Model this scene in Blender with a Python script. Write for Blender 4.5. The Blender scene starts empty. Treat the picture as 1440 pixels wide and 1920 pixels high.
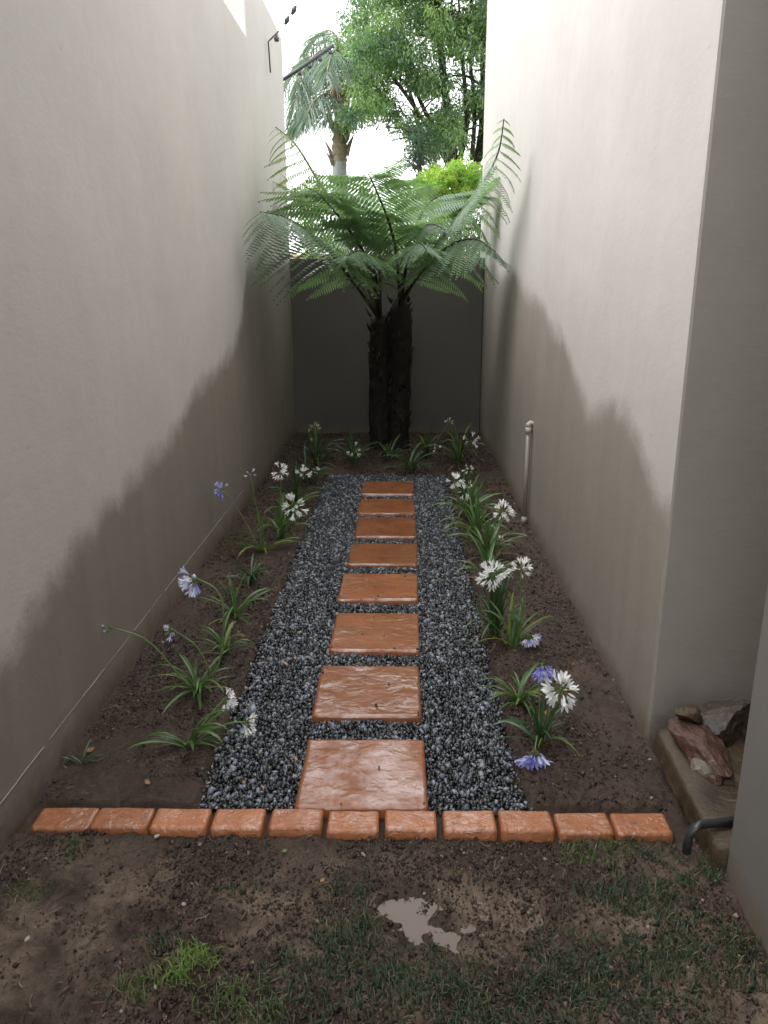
import bpy, math, random
import numpy as np
from mathutils import Vector, Matrix, Euler

random.seed(7)
RNG = np.random.default_rng(11)
R_ = math.radians
scene = bpy.context.scene
COL = scene.collection

# ------------------------------------------------------------------ camera
CAM = np.array([0.0, 0.0, 1.70])
FPX = 1448.0
TH, PS, RO = R_(16.23), R_(-1.28), R_(-0.26)
FW = np.array([math.sin(PS)*math.cos(TH), math.cos(PS)*math.cos(TH), -math.sin(TH)])
_rt = np.array([math.cos(PS), -math.sin(PS), 0.0])
_up = np.cross(_rt, FW)
RT = _rt*math.cos(RO) + _up*math.sin(RO)
UP = _up*math.cos(RO) - _rt*math.sin(RO)
cam_d = bpy.data.cameras.new("camera")
cam = bpy.data.objects.new("camera", cam_d)
COL.objects.link(cam)
cam.matrix_world = Matrix(((RT[0], UP[0], -FW[0], CAM[0]), (RT[1], UP[1], -FW[1], CAM[1]),
                           (RT[2], UP[2], -FW[2], CAM[2]), (0, 0, 0, 1)))
cam_d.sensor_fit = 'VERTICAL'
cam_d.sensor_height = 24.0
cam_d.lens = 24.0*FPX/1920.0
cam_d.clip_start = 0.05
cam_d.clip_end = 600
scene.camera = cam

# ------------------------------------------------------------------ world, sun, exposure
SUN_EL, SUN_AZ = R_(52), R_(-96)          # azimuth from +y towards +x
world = bpy.data.worlds.new("World")
scene.world = world
world.use_nodes = True
wn = world.node_tree.nodes
wl = world.node_tree.links
wn.clear()
sky = wn.new('ShaderNodeTexSky')
sky.sky_type = 'NISHITA'
sky.sun_disc = False
sky.sun_elevation = SUN_EL
sky.sun_rotation = SUN_AZ
sky.dust_density = 4.0
hs = wn.new('ShaderNodeHueSaturation')
hs.inputs['Saturation'].default_value = 0.14
bg = wn.new('ShaderNodeBackground')
bg.inputs['Strength'].default_value = 0.15
wo = wn.new('ShaderNodeOutputWorld')
wl.new(sky.outputs[0], hs.inputs['Color'])
oc = wn.new('ShaderNodeMix')              # thin even cloud over the whole sky
oc.data_type = 'RGBA'
oc.inputs[0].default_value = 0.65
oc.inputs[7].default_value = (6.4, 6.5, 6.7, 1)
wl.new(hs.outputs[0], oc.inputs[6])
wl.new(oc.outputs[2], bg.inputs[0])
wl.new(bg.outputs[0], wo.inputs[0])

sun_d = bpy.data.lights.new("sun", 'SUN')
sun_d.energy = 0.5
sun_d.angle = R_(35)
sun_d.color = (1.0, 0.985, 0.965)
sun = bpy.data.objects.new("sun", sun_d)
COL.objects.link(sun)
_sd = Vector((math.sin(SUN_AZ)*math.cos(SUN_EL), math.cos(SUN_AZ)*math.cos(SUN_EL), math.sin(SUN_EL)))
sun.rotation_euler = _sd.to_track_quat('Z', 'Y').to_euler()
sun.location = (0, 4, 12)

vs = scene.view_settings
vs.view_transform = 'Standard'
vs.look = 'None'
vs.gamma = 1.0
vs.use_curve_mapping = False
vs.exposure = 1.85
scene.cycles.use_denoising = True
scene.cycles.max_bounces = 8
scene.cycles.diffuse_bounces = 5
scene.cycles.transparent_max_bounces = 8
scene.cycles.caustics_reflective = False
scene.cycles.caustics_refractive = False

# ------------------------------------------------------------------ geometry helpers
def ray(px, py):
    return FW + RT*((px-720)/FPX) - UP*((py-960)/FPX)
def on_z(px, py, z=0.0):
    d = ray(px, py); return CAM + d*((z-CAM[2])/d[2])
def on_y(px, py, y):
    d = ray(px, py); return CAM + d*(y/d[1])
def on_x(px, py, x):
    d = ray(px, py); return CAM + d*(x/d[0])

def _hash(ix, iy, seed):
    n = (ix.astype(np.int64)*374761393 + iy.astype(np.int64)*668265263 + seed*1442695041) & 0xffffffff
    n = ((n ^ (n >> 13))*1274126177) & 0xffffffff
    return ((n ^ (n >> 16)) & 0xffff)/65535.0
def vnoise(x, y, seed=0):
    x = np.asarray(x, float); y = np.asarray(y, float)
    ix = np.floor(x); iy = np.floor(y); fx = x-ix; fy = y-iy
    fx = fx*fx*(3-2*fx); fy = fy*fy*(3-2*fy)
    a = _hash(ix, iy, seed); b = _hash(ix+1, iy, seed); c = _hash(ix, iy+1, seed); d = _hash(ix+1, iy+1, seed)
    return (a*(1-fx)+b*fx)*(1-fy) + (c*(1-fx)+d*fx)*fy - 0.5
def fbm(x, y, seed=0, octv=4, gain=0.5):
    s = 0; a = 1.0; f = 1.0
    for o in range(octv):
        s = s + a*vnoise(np.asarray(x)*f, np.asarray(y)*f, seed+o*17); a *= gain; f *= 2.03
    return s
def sstep(a, b, x):
    t = np.clip((np.asarray(x, float)-a)/(b-a), 0, 1); return t*t*(3-2*t)

def np_mesh(name, V, F, mats=(), smooth=False, color=None, midx=None):
    V = np.asarray(V, np.float32).reshape(-1, 3)
    me = bpy.data.meshes.new(name)
    if isinstance(F, np.ndarray):
        m, k = F.shape
        loops = F.ravel().astype(np.int32); starts = (np.arange(m)*k).astype(np.int32); tot = np.full(m, k, np.int32)
    else:
        tot = np.array([len(f) for f in F], np.int32); m = len(F)
        loops = np.array([i for f in F for i in f], np.int32); starts = np.concatenate([[0], np.cumsum(tot)[:-1]]).astype(np.int32)
    me.vertices.add(len(V)); me.vertices.foreach_set('co', V.ravel())
    me.loops.add(len(loops)); me.loops.foreach_set('vertex_index', loops)
    me.polygons.add(m); me.polygons.foreach_set('loop_start', starts); me.polygons.foreach_set('loop_total', tot)
    if smooth: me.polygons.foreach_set('use_smooth', np.ones(m, bool))
    if midx is not None: me.polygons.foreach_set('material_index', np.asarray(midx, np.int32))
    for mt in mats: me.materials.append(mt)
    me.update(calc_edges=True)
    if color is not None:
        ca = me.color_attributes.new('tint', 'FLOAT_COLOR', 'POINT')
        c = np.ones((len(V), 4), np.float32); c[:, :3] = color
        ca.data.foreach_set('color', c.ravel())
    return me
def obj(name, me, parent=None, loc=None, rot=None, scale=None, kind=None):
    o = bpy.data.objects.new(name, me); COL.objects.link(o)
    if parent is not None: o.parent = parent
    if loc is not None: o.location = loc
    if rot is not None: o.rotation_euler = rot
    if scale is not None: o.scale = scale
    if kind: o['kind'] = kind
    return o
def tag(o, label, cat, group=None):
    o['label'] = label; o['category'] = cat
    if group: o['group'] = group
    return o
def thing(name, label, cat, loc=(0, 0, 0), group=None):
    o = bpy.data.objects.new(name, None); COL.objects.link(o)
    o.location = loc; o.empty_display_size = 0.1
    return tag(o, label, cat, group)

class MB:
    """collects shapes into one mesh"""
    def __init__(s): s.V = []; s.F = []; s.M = []; s.n = 0
    def add(s, V, F, m=0):
        V = np.asarray(V, float).reshape(-1, 3)
        s.V.append(V); s.F += [tuple(int(i)+s.n for i in f) for f in F]; s.M += [m]*len(F); s.n += len(V)
    def tube(s, pts, rad, n=6, m=0, cap=True):
        pts = np.asarray(pts, float); k = len(pts)
        rad = np.broadcast_to(np.asarray(rad, float), (k,))
        T = np.gradient(pts, axis=0); T /= np.linalg.norm(T, axis=1)[:, None]+1e-9
        ref = np.array([0, 0, 1.0]) if abs(T[0][2]) < .9 else np.array([1.0, 0, 0])
        V = []
        for i in range(k):
            a = np.cross(T[i], ref); a /= np.linalg.norm(a)+1e-9; b = np.cross(T[i], a)
            ref = -np.cross(T[i], a) if False else ref
            for j in range(n):
                w = 2*math.pi*j/n
                V.append(pts[i]+rad[i]*(a*math.cos(w)+b*math.sin(w)))
        F = []
        for i in range(k-1):
            for j in range(n):
                F.append((i*n+j, i*n+(j+1) % n, (i+1)*n+(j+1) % n, (i+1)*n+j))
        if cap: F.append(tuple(range(n))[::-1]); F.append(tuple(range((k-1)*n, k*n)))
        s.add(V, F, m)
    def box(s, lo, hi, m=0):
        x0, y0, z0 = lo; x1, y1, z1 = hi
        s.add([(x0, y0, z0), (x1, y0, z0), (x1, y1, z0), (x0, y1, z0), (x0, y0, z1), (x1, y0, z1), (x1, y1, z1), (x0, y1, z1)],
              [(0, 3, 2, 1), (4, 5, 6, 7), (0, 1, 5, 4), (1, 2, 6, 5), (2, 3, 7, 6), (3, 0, 4, 7)], m)
    def mesh(s, name, mats, smooth=False):
        return np_mesh(name, np.concatenate(s.V), s.F, mats, smooth, None, s.M)

def bez(P, n):
    """smooth curve through control points (Catmull-Rom)"""
    P = np.asarray(P, float)
    if len(P) == 2: P = np.array([P[0], (P[0]+P[1])/2, P[1]])
    Q = np.vstack([2*P[0]-P[1], P, 2*P[-1]-P[-2]])
    m = len(P)-1; out = []
    for t in np.linspace(0, m, n):
        i = min(int(t), m-1); u = t-i
        p0, p1, p2, p3 = Q[i], Q[i+1], Q[i+2], Q[i+3]
        out.append(0.5*((2*p1)+(-p0+p2)*u+(2*p0-5*p1+4*p2-p3)*u*u+(-p0+3*p1-3*p2+p3)*u**3))
    return np.array(out)

def grid_faces(nx, ny):
    i = np.arange(ny-1)[:, None]*nx + np.arange(nx-1)[None, :]
    i = i.ravel()
    return np.stack([i, i+1, i+1+nx, i+nx], 1)

# ------------------------------------------------------------------ material helpers
class NT:
    def __init__(s, name):
        s.m = bpy.data.materials.new(name); s.m.use_nodes = True
        s.t = s.m.node_tree; s.N = s.t.nodes; s.L = s.t.links
        s.p = s.N['Principled BSDF']; s.out = s.N['Material Output']
    def n(s, typ, **kw):
        o = s.N.new(typ)
        for k, v in kw.items(): setattr(o, k, v)
        return o
    def link(s, a, b): s.L.new(a, b)
    def noise(s, vec, scale, detail=6, rough=.6, dist=0.0):
        o = s.n('ShaderNodeTexNoise'); o.inputs['Scale'].default_value = scale
        o.inputs['Detail'].default_value = detail; o.inputs['Roughness'].default_value = rough
        o.inputs['Distortion'].default_value = dist
        if vec is not None: s.link(vec, o.inputs['Vector'])
        return o.outputs['Fac']
    def ramp(s, fac, stops):
        o = s.n('ShaderNodeValToRGB'); e = o.color_ramp.elements
        while len(e) < len(stops): e.new(0.5)
        for el, (p, c) in zip(e, stops):
            el.position = p; el.color = (c, c, c, 1) if not isinstance(c, (tuple, list)) else (*c, 1)
        s.link(fac, o.inputs[0]); return o.outputs[0]
    def mix(s, fac, a, b, typ='MIX'):
        o = s.n('ShaderNodeMix'); o.data_type = 'RGBA'; o.blend_type = typ
        for v, i in ((fac, 0), (a, 6), (b, 7)):
            if hasattr(v, 'is_linked') or hasattr(v, 'links'): s.link(v, o.inputs[i])
            elif i == 0: o.inputs[0].default_value = v
            else: o.inputs[i].default_value = (*v, 1)
        return o.outputs[2]
    def math(s, op, a, b=None, c=None, clamp=False):
        o = s.n('ShaderNodeMath'); o.operation = op; o.use_clamp = clamp
        for i, v in enumerate((a, b, c)):
            if v is None: continue
            if hasattr(v, 'links'): s.link(v, o.inputs[i])
            else: o.inputs[i].default_value = v
        return o.outputs[0]
    def bump(s, h, strength, dist, normal=None):
        o = s.n('ShaderNodeBump'); o.inputs['Strength'].default_value = strength; o.inputs['Distance'].default_value = dist
        s.link(h, o.inputs['Height'])
        if normal is not None: s.link(normal, o.inputs['Normal'])
        return o.outputs[0]
    def pos(s):
        return s.n('ShaderNodeNewGeometry').outputs['Position']
    def scaled(s, vec, sc):
        o = s.n('ShaderNodeMapping'); o.inputs['Scale'].default_value = sc; s.link(vec, o.inputs['Vector']); return o.outputs[0]
    def set(s, col=None, rough=None, spec=None, normal=None, **kw):
        for key, v in (('Base Color', col), ('Roughness', rough), ('Specular IOR Level', spec), ('Normal', normal)):
            if v is None: continue
            if hasattr(v, 'links'): s.link(v, s.p.inputs[key])
            elif key == 'Base Color': s.p.inputs[key].default_value = (*v, 1)
            else: s.p.inputs[key].default_value = v
        for k, v in kw.items(): s.p.inputs[k].default_value = v
        return s.m

def simple(name, col, rough=0.5, var=0.25, scale=20, bump=0.0, spec=0.5, **kw):
    t = NT(name); P = t.pos()
    nz = t.noise(P, scale)
    c = t.mix(nz, tuple(x*(1-var) for x in col), tuple(min(1, x*(1+var)) for x in col))
    nrm = t.bump(t.noise(P, scale*3), bump, 0.01) if bump else None
    return t.set(c, rough, spec, nrm, **kw)

def leafmat(name, col, rough=0.4, trans=0.35, tint=False, var=.3, scale=9, spec=.5, glow=(1.5, 1.7, .9)):
    """foliage: principled plus a translucent share"""
    t = NT(name); P = t.pos()
    base = t.mix(t.noise(P, scale, 3), tuple(x*(1-var) for x in col), tuple(x*(1+var) for x in col))
    if tint:
        a = t.n('ShaderNodeAttribute'); a.attribute_name = 'tint'
        base = t.mix(1.0, base, a.outputs['Color'], 'MULTIPLY')
    t.set(base, rough, spec)
    tr = t.n('ShaderNodeBsdfTranslucent')
    br = t.mix(1.0, base, glow, 'MULTIPLY')
    t.link(br, tr.inputs[0])
    ms = t.n('ShaderNodeMixShader'); ms.inputs[0].default_value = trans
    t.link(t.p.outputs[0], ms.inputs[1]); t.link(tr.outputs[0], ms.inputs[2]); t.link(ms.outputs[0], t.out.inputs[0])
    return t.m

def tinted(name, rough=.4, spec=.5, bump=0, scale=60):
    t = NT(name); a = t.n('ShaderNodeAttribute'); a.attribute_name = 'tint'
    P = t.pos(); nz = t.noise(P, scale, 4)
    c = t.mix(t.ramp(nz, [(0.3, .65), (0.7, 1.25)]), (0, 0, 0), a.outputs['Color'])
    v = t.n('ShaderNodeMix'); v.data_type = 'RGBA'; v.blend_type = 'MULTIPLY'; v.inputs[0].default_value = 1
    t.link(a.outputs['Color'], v.inputs[6]); t.link(t.ramp(nz, [(0.3, .6), (0.7, 1.0)]), v.inputs[7])
    nrm = t.bump(nz, bump, .003) if bump else None
    return t.set(v.outputs[2], rough, spec, nrm)

# ------------------------------------------------------------------ dimensions (metres)
XL, XR = -1.258, 0.955
YB = 9.26                # garden wall at the back
YC = 2.655               # far side of the niche in the right wall
YN = 1.93                # near side of the niche
ZTOP_R = 4.95
ZTOP_L = 3.66
YJ = 7.15                # where the low wall starts on the left

# ------------------------------------------------------------------ plaster
def plaster(name, axis, damp_px=None, plane=None, dry=(.56, .53, .492), damp=(.265, .238, .203), streak=0.0):
    t = NT(name); P = t.pos()
    xyz = t.n('ShaderNodeSeparateXYZ'); t.link(P, xyz.inputs[0])
    u = xyz.outputs['Y' if axis == 'x' else 'X']; z = xyz.outputs['Z']
    big = t.noise(P, 1.1, 5, .55); mid = t.noise(P, 7, 6, .65); fine = t.noise(P, 90, 5, .7)
    st = t.noise(t.scaled(P, (3.2, 3.2, .22)), 1.6, 4, .6)
    c = t.mix(t.ramp(big, [(.3, 0.0), (.7, 1.0)]), tuple(x*.93 for x in dry), tuple(x*1.06 for x in dry))
    c = t.mix(t.ramp(mid, [(.35, 0), (.75, .35)]), c, tuple(x*.86 for x in dry))
    c = t.mix(t.math('MULTIPLY', t.ramp(st, [(.42, 0), (.72, 1)]), .06+streak), c, (dry[0]*1.16, dry[1]*1.17, dry[2]*1.19))
    pit = t.n('ShaderNodeTexVoronoi'); pit.inputs['Scale'].default_value = 4.2; t.link(t.scaled(P, (1, 1, 1.7)), pit.inputs['Vector'])
    pits = t.ramp(pit.outputs['Distance'], [(.035, 1.0), (.075, 0.0)])
    c = t.mix(t.math('MULTIPLY', pits, .30), c, tuple(x*.62 for x in dry))
    # small scuffs and scratches in the plaster
    sc = t.noise(t.scaled(P, (9, 9, 26)), 2.2, 3, .5)
    c = t.mix(t.ramp(sc, [(.70, 0), (.74, .4)]), c, tuple(x*1.22 for x in dry))
    rough = 0.75
    if damp_px:
        pts = []
        for a, b in damp_px:
            q = on_x(a, b, plane); pts.append((min(max(q[1]/10, 0), 1), min(max(q[2]/2.5, 0), 1)))
        pts.sort()
        fc = t.n('ShaderNodeFloatCurve'); cv = fc.mapping.curves[0]
        pts = [(0.0, pts[0][1])] + [p for p in pts if 0.005 < p[0] < .995] + [(1.0, pts[-1][1])]
        while len(cv.points) < len(pts): cv.points.new(.5, .5)
        for q, p in zip(cv.points, pts): q.location = p; q.handle_type = 'AUTO_CLAMPED'
        fc.mapping.update()
        t.link(t.math('DIVIDE', u, 10.0), fc.inputs['Value'])
        h = t.math('MULTIPLY', fc.outputs[0], 2.5)
        wob = t.math('MULTIPLY', t.math('SUBTRACT', t.noise(P, 6.5, 5, .58), .5), .22)
        wob2 = t.math('MULTIPLY', t.math('SUBTRACT', t.noise(P, 2.2, 3, .5), .5), .10)
        d = t.math('SUBTRACT', t.math('ADD', t.math('ADD', h, wob), wob2), z)
        fac = t.math('SMOOTH_MIN', t.math('MULTIPLY', t.math('ADD', d, .055), 6.5, clamp=True), 1.0, .3)
        # damp plaster: patchy, browner toward the soil line
        edge = t.math('SUBTRACT', 1.0, t.math('MULTIPLY', t.math('ABSOLUTE', t.math('SUBTRACT', d, .015)), 14.0), clamp=True)
        spk = t.math('MULTIPLY', t.ramp(t.noise(P, 42, 5, .7), [(.56, 0), (.64, .55)]), edge)
        c = t.mix(spk, c, tuple(x*.45 for x in dry))
        dc = t.mix(t.ramp(big, [(.3, 0), (.7, 1)]), tuple(x*.88 for x in damp), tuple(x*1.10 for x in damp))
        dc = t.mix(t.ramp(st, [(.35, 0), (.7, .55)]), dc, (damp[0]*.80, damp[1]*.78, damp[2]*.76))
        c = t.mix(fac, c, dc)
        r = t.n('ShaderNodeMapRange'); r.inputs[3].default_value = .75; r.inputs[4].default_value = .5
        t.link(fac, r.inputs[0]); rough = r.outputs[0]
    # splashed soil at the foot
    sp = t.math('SUBTRACT', t.math('ADD', -.035, t.math('MULTIPLY', t.noise(P, 7, 8, .75), .33)), z)
    c = t.mix(t.math('MULTIPLY', sp, 7.0, clamp=True), c, (.15, .118, .088))
    trow = t.noise(t.scaled(P, (1, 1, 1.8)), 5.5, 4, .55, .8)
    n1 = t.bump(t.noise(P, 2.2, 3, .5), .22, .03); n1 = t.bump(trow, .10, .012, n1); n2 = t.bump(fine, .30, .002, n1); n3 = t.bump(sc, .16, .004, n2); n3 = t.bump(pits, -.3, .004, n3)
    return t.set(c, rough, .35, n3)

DAMP_SHADE_L = [(0, 1240), (60, 1140), (110, 1060), (150, 1010), (200, 945), (250, 890), (300, 835), (335, 795), (350, 750), (370, 722), (400, 692), (425, 665), (440, 640), (452, 590), (458, 540), (462, 500), (475, 475)]  # damp outline; its far end traces the fern's shadow and paints it too
DAMP_R = [(925, 500), (942, 515), (960, 510), (973, 515), (985, 547), (1016, 566), (1036, 613), (1059, 644), (1074, 687), (1094, 741), (1106, 768), (1121, 764), (1152, 757), (1176, 772), (1191, 803), (1205, 835), (1214, 877), (1230, 908), (1246, 940), (1269, 955)]
M_wallL = plaster('plaster_left', 'x', DAMP_SHADE_L, XL)
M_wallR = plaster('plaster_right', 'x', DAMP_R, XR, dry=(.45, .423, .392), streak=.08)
M_wallB = plaster('plaster_back_shaded', 'y', dry=(.092, .086, .078))  # wet plaster, with the fern's shade darkened into the colour
M_wallN = plaster('plaster_niche_shaded', 'y', dry=(.31, .28, .252))  # plaster colour darkened for faces turned away from the light
M_wallD = plaster('plaster_near_shaded', 'x', dry=(.17, .158, .146))  # right wall's plaster, made darker in colour to imitate shade
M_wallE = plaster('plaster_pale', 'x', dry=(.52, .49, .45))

def wall_box(name, lo, hi, mat, label, bevel=0.012, end=None):
    """plastered wall: box with rounded arrises and a slightly uneven skin"""
    lo = np.array(lo, float); hi = np.array(hi, float)
    import bmesh
    bm = bmesh.new()
    bmesh.ops.create_cube(bm, size=1.0)
    for v in bm.verts:
        for i in range(3): v.co[i] = lo[i] if v.co[i] < 0 else hi[i]
    bmesh.ops.bevel(bm, geom=bm.edges[:], offset=bevel, segments=2, affect='EDGES', profile=.5)
    me = bpy.data.meshes.new(name); bm.to_mesh(me); bm.free()
    me.materials.append(mat)
    if end is not None:
        me.materials.append(end)
        for p in me.polygons:
            if abs(p.normal.y) > .75: p.material_index = 1
    o = obj(name, me); tag(o, label, 'wall'); return o

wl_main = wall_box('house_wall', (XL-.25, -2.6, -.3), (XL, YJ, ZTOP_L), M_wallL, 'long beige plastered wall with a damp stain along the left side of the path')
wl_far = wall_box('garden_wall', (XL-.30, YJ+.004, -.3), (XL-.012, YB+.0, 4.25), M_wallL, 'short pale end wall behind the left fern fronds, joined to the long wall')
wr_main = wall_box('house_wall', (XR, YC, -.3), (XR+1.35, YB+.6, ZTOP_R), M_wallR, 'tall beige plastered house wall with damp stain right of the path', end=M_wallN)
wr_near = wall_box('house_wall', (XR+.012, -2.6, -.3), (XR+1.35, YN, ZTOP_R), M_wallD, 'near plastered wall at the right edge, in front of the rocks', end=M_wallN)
# concrete canopy slab, unseen, added to shade the ground and niche below
import bmesh
_bm = bmesh.new(); bmesh.ops.create_cube(_bm, size=1.0)
for v in _bm.verts: v.co = ((.42 if v.co.x < 0 else XR+.02), (-2.6 if v.co.y < 0 else 1.6), (2.62 if v.co.z < 0 else 2.76))
bmesh.ops.bevel(_bm, geom=_bm.edges[:], offset=.01, segments=2, affect='EDGES')
_me = bpy.data.meshes.new('shade_canopy'); _bm.to_mesh(_me); _bm.free(); _me.materials.append(M_wallN)
obj('shade_canopy', _me, wr_near)
_mb = MB(); _mb.box((XR+.015, YN+.003, 2.95), (XR+.94, YC-.003, ZTOP_R-.02)); obj('added_lintel', _mb.mesh('added_lintel', [M_wallD]), wr_near)  # unseen block above the gap, added to darken the niche
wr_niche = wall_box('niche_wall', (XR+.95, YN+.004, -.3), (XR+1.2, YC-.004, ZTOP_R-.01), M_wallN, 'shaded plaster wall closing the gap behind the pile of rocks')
wb = wall_box('garden_wall', (XL-.3, YB+.004, -.3), (XR-.004, YB+.24, 2.02), M_wallB, 'low shaded plastered garden wall behind the tree fern')

# chalky joint line on top of the plinth
M_joint = simple('joint_mortar', (.31, .28, .24), .8, .35, 30)
def joint():
    mb = MB(); y = 1.2
    rr = random.Random(4)
    while y < 5.9:
        L = rr.uniform(.05, .35); z = .147
        ys = np.linspace(y, y+L, max(3, int(L/.03)))
        zz = .145+.004*fbm(ys*2, ys*0, 5)+.004*fbm(ys*16, ys*0, 9)+.0015
        w = rr.uniform(.0008, .0028)
        mb.tube(np.stack([np.full(len(ys), XL+.0006), ys, zz], 1), w, 5)
        y += L+rr.uniform(-.01, .05)
    obj('joint_line', mb.mesh('joint_line', [M_joint], True), wl_main)
joint()

# ------------------------------------------------------------------ ground
PUD = on_z(752, 1690); PUD2 = on_z(800, 1745); PUD3 = on_z(930, 1740)
ZW = -.0155
def height(x, y):
    x = np.asarray(x, float); y = np.asarray(y, float)
    rg = sstep(-.25, .25, fbm(x*2.3, y*2.3, 8, 2))
    z = .022*fbm(x*3, y*3, 1, 3) + .012*fbm(x*13, y*13, 2, 3) + .016*fbm(x*45, y*45, 3, 2)*(.35+.9*rg) - .013*np.abs(fbm(x*80, y*80, 4, 2))*(.4+.8*rg)
    edge = .02*fbm(x*6, y*6, 30, 3)
    gx = sstep(-.72, -.68, x+edge)*(1-sstep(.41, .45, x+edge))*sstep(2.19, 2.22, y)*(1-sstep(7.08, 7.15, y+edge))
    z = z + .008*sstep(2.2, 2.5, y)*(1-gx)
    z = z*(1-gx) + gx*(-.03)
    br = sstep(2.085, 2.11, y)*(1-sstep(2.235, 2.26, y)); z = z*(1-br) + br*(-.02)
    fr = 1-sstep(1.95, 2.09, y)
    z = z + .004*fr
    for (c, rx, ry, dp) in ((PUD, .055, .034, .022), (PUD2, .085, .038, .016), (PUD3, .14, .035, .006)):
        d = ((x-c[0])/rx)**2 + ((y-c[1])/ry)**2
        z = z - dp*np.exp(-d*.8)*fr + .022*fbm(x*27, y*27, 91, 3)*np.exp(-d*.30)*fr
    return z

def ground_grid(name, x0, x1, ys, dx, mat, zoff=0):
    xs = np.arange(x0, x1+dx*.5, dx)
    X, Y = np.meshgrid(xs, ys)
    Z = height(X, Y)+zoff
    V = np.stack([X, Y, Z], -1).reshape(-1, 3)
    return obj(name, np_mesh(name, V, grid_faces(len(xs), len(ys)), [mat], True), kind='structure')

def soil_mat():
    t = NT('wet_soil'); P = t.pos()
    a = t.noise(P, 4, 6, .6); b = t.noise(P, 30, 8, .72); c_ = t.noise(P, 160, 5, .7); e = t.noise(P, 1.6, 4, .5)
    c = t.mix(t.ramp(b, [(.32, 0), (.68, 1)]), (.024, .0148, .0100), (.078, .049, .034))
    c = t.mix(t.ramp(a, [(.40, 0), (.7, .7)]), c, (.105, .066, .045))
    # pale washed silt in the trampled strip
    xyz = t.n('ShaderNodeSeparateXYZ'); t.link(P, xyz.inputs[0])
    fg = t.math('MULTIPLY', t.math('SUBTRACT', 2.08, xyz.outputs['Y']), 5.0, clamp=True)
    silt = t.math('MULTIPLY', t.ramp(t.noise(P, 3.1, 7, .66), [(.44, 0), (.60, 1)]), fg)
    c = t.mix(t.math('MULTIPLY', silt, .85), c, (.26, .185, .130))
    c = t.mix(t.ramp(c_, [(.66, 0), (.74, .6)]), c, (.14, .102, .072))
    sp_ = t.noise(P, 70, 4, .75)
    c = t.mix(t.ramp(sp_, [(.30, .8), (.42, 0)]), c, (.012, .0075, .005)); c = t.mix(t.ramp(sp_, [(.60, 0), (.68, .55)]), c, (.13, .088, .06))
    r = t.ramp(t.noise(P, 12, 6, .7), [(.35, .28), (.65, .75)])
    n = t.bump(b, .9, .012); n = t.bump(c_, 1.0, .006, n)
    return t.set(c, r, .45, n)
M_soil = soil_mat()
ys = [.75]
while ys[-1] < YB+.05: ys.append(ys[-1]+max(.0045, .0030*ys[-1]))
ground_grid('soil', XL-.05, XR+.05, np.array(ys), .0062, M_soil)
# niche floor, soil behind the right wall line
ground_grid('soil', XR+.0505, XR+1.0, np.arange(.75, 2.75, .02), .02, M_soil)
# the sheet that carries on to the horizon: lawn of the gardens around
M_lawn = simple('lawn_far', (.06, .09, .035), .8, .4, 3)
gm = np_mesh('ground', [(-300, -300, -.12), (300, -300, -.12), (300, 300, -.12), (-300, 300, -.12)], [(0, 1, 2, 3)], [M_lawn])
obj('ground', gm, kind='structure')

# puddle: a still sheet of muddy water that the soil pokes through
t = NT('muddy_water'); t.set((.15, .105, .075), .22, .35, t.bump(t.noise(t.pos(), 25, 2), .02, .002))
th = np.linspace(0, 2*math.pi, 40, endpoint=False)
pv = [(PUD2[0]+.02+.30*math.cos(a)*(1+.1*math.sin(3*a)), PUD2[1]+.02+.17*math.sin(a)*(1+.1*math.cos(2*a)), ZW) for a in th]
obj('puddle_water', np_mesh('puddle_water', pv, [tuple(range(40))], [t.m]), kind='structure')

# ------------------------------------------------------------------ scattered crumbs
ICO_V, ICO_F = None, None
def ico():
    global ICO_V, ICO_F
    p = (1+5**.5)/2
    v = np.array([(-1, p, 0), (1, p, 0), (-1, -p, 0), (1, -p, 0), (0, -1, p), (0, 1, p), (0, -1, -p), (0, 1, -p), (p, 0, -1), (p, 0, 1), (-p, 0, -1), (-p, 0, 1)], float)
    ICO_V = v/np.linalg.norm(v[0])
    ICO_F = np.array([(0, 11, 5), (0, 5, 1), (0, 1, 7), (0, 7, 10), (0, 10, 11), (1, 5, 9), (5, 11, 4), (11, 10, 2), (10, 7, 6), (7, 1, 8), (3, 9, 4), (3, 4, 2), (3, 2, 6), (3, 6, 8), (3, 8, 9), (4, 9, 5), (2, 4, 11), (6, 2, 10), (8, 6, 7), (9, 8, 1)])
ico()
def rot_mats(n, rng):
    q = rng.normal(size=(n, 4)); q /= np.linalg.norm(q, axis=1)[:, None]
    w, x, y, z = q.T
    return np.stack([np.stack([1-2*(y*y+z*z), 2*(x*y-z*w), 2*(x*z+y*w)], -1), np.stack([2*(x*y+z*w), 1-2*(x*x+z*z), 2*(y*z-x*w)], -1), np.stack([2*(x*z-y*w), 2*(y*z+x*w), 1-2*(x*x+y*y)], -1)], 1)
def stones(pos, size, rng, jit=.22, aniso=(1.25, .9, .62), tilt=1.0):
    n = len(pos)
    B = ICO_V[None]*(1+jit*rng.normal(size=(n, 12, 1))).clip(.5, 1.5)
    B = B*np.array(aniso)[None, None]*(1+.2*rng.normal(size=(n, 1, 3))).clip(.55, 1.5)
    V = np.einsum('nij,nkj->nki', rot_mats(n, rng), B)*size[:, None, None]*.5 + pos[:, None]
    F = (ICO_F[None]+np.arange(n)[:, None, None]*12).reshape(-1, 3)
    return V.reshape(-1, 3), F

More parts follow.
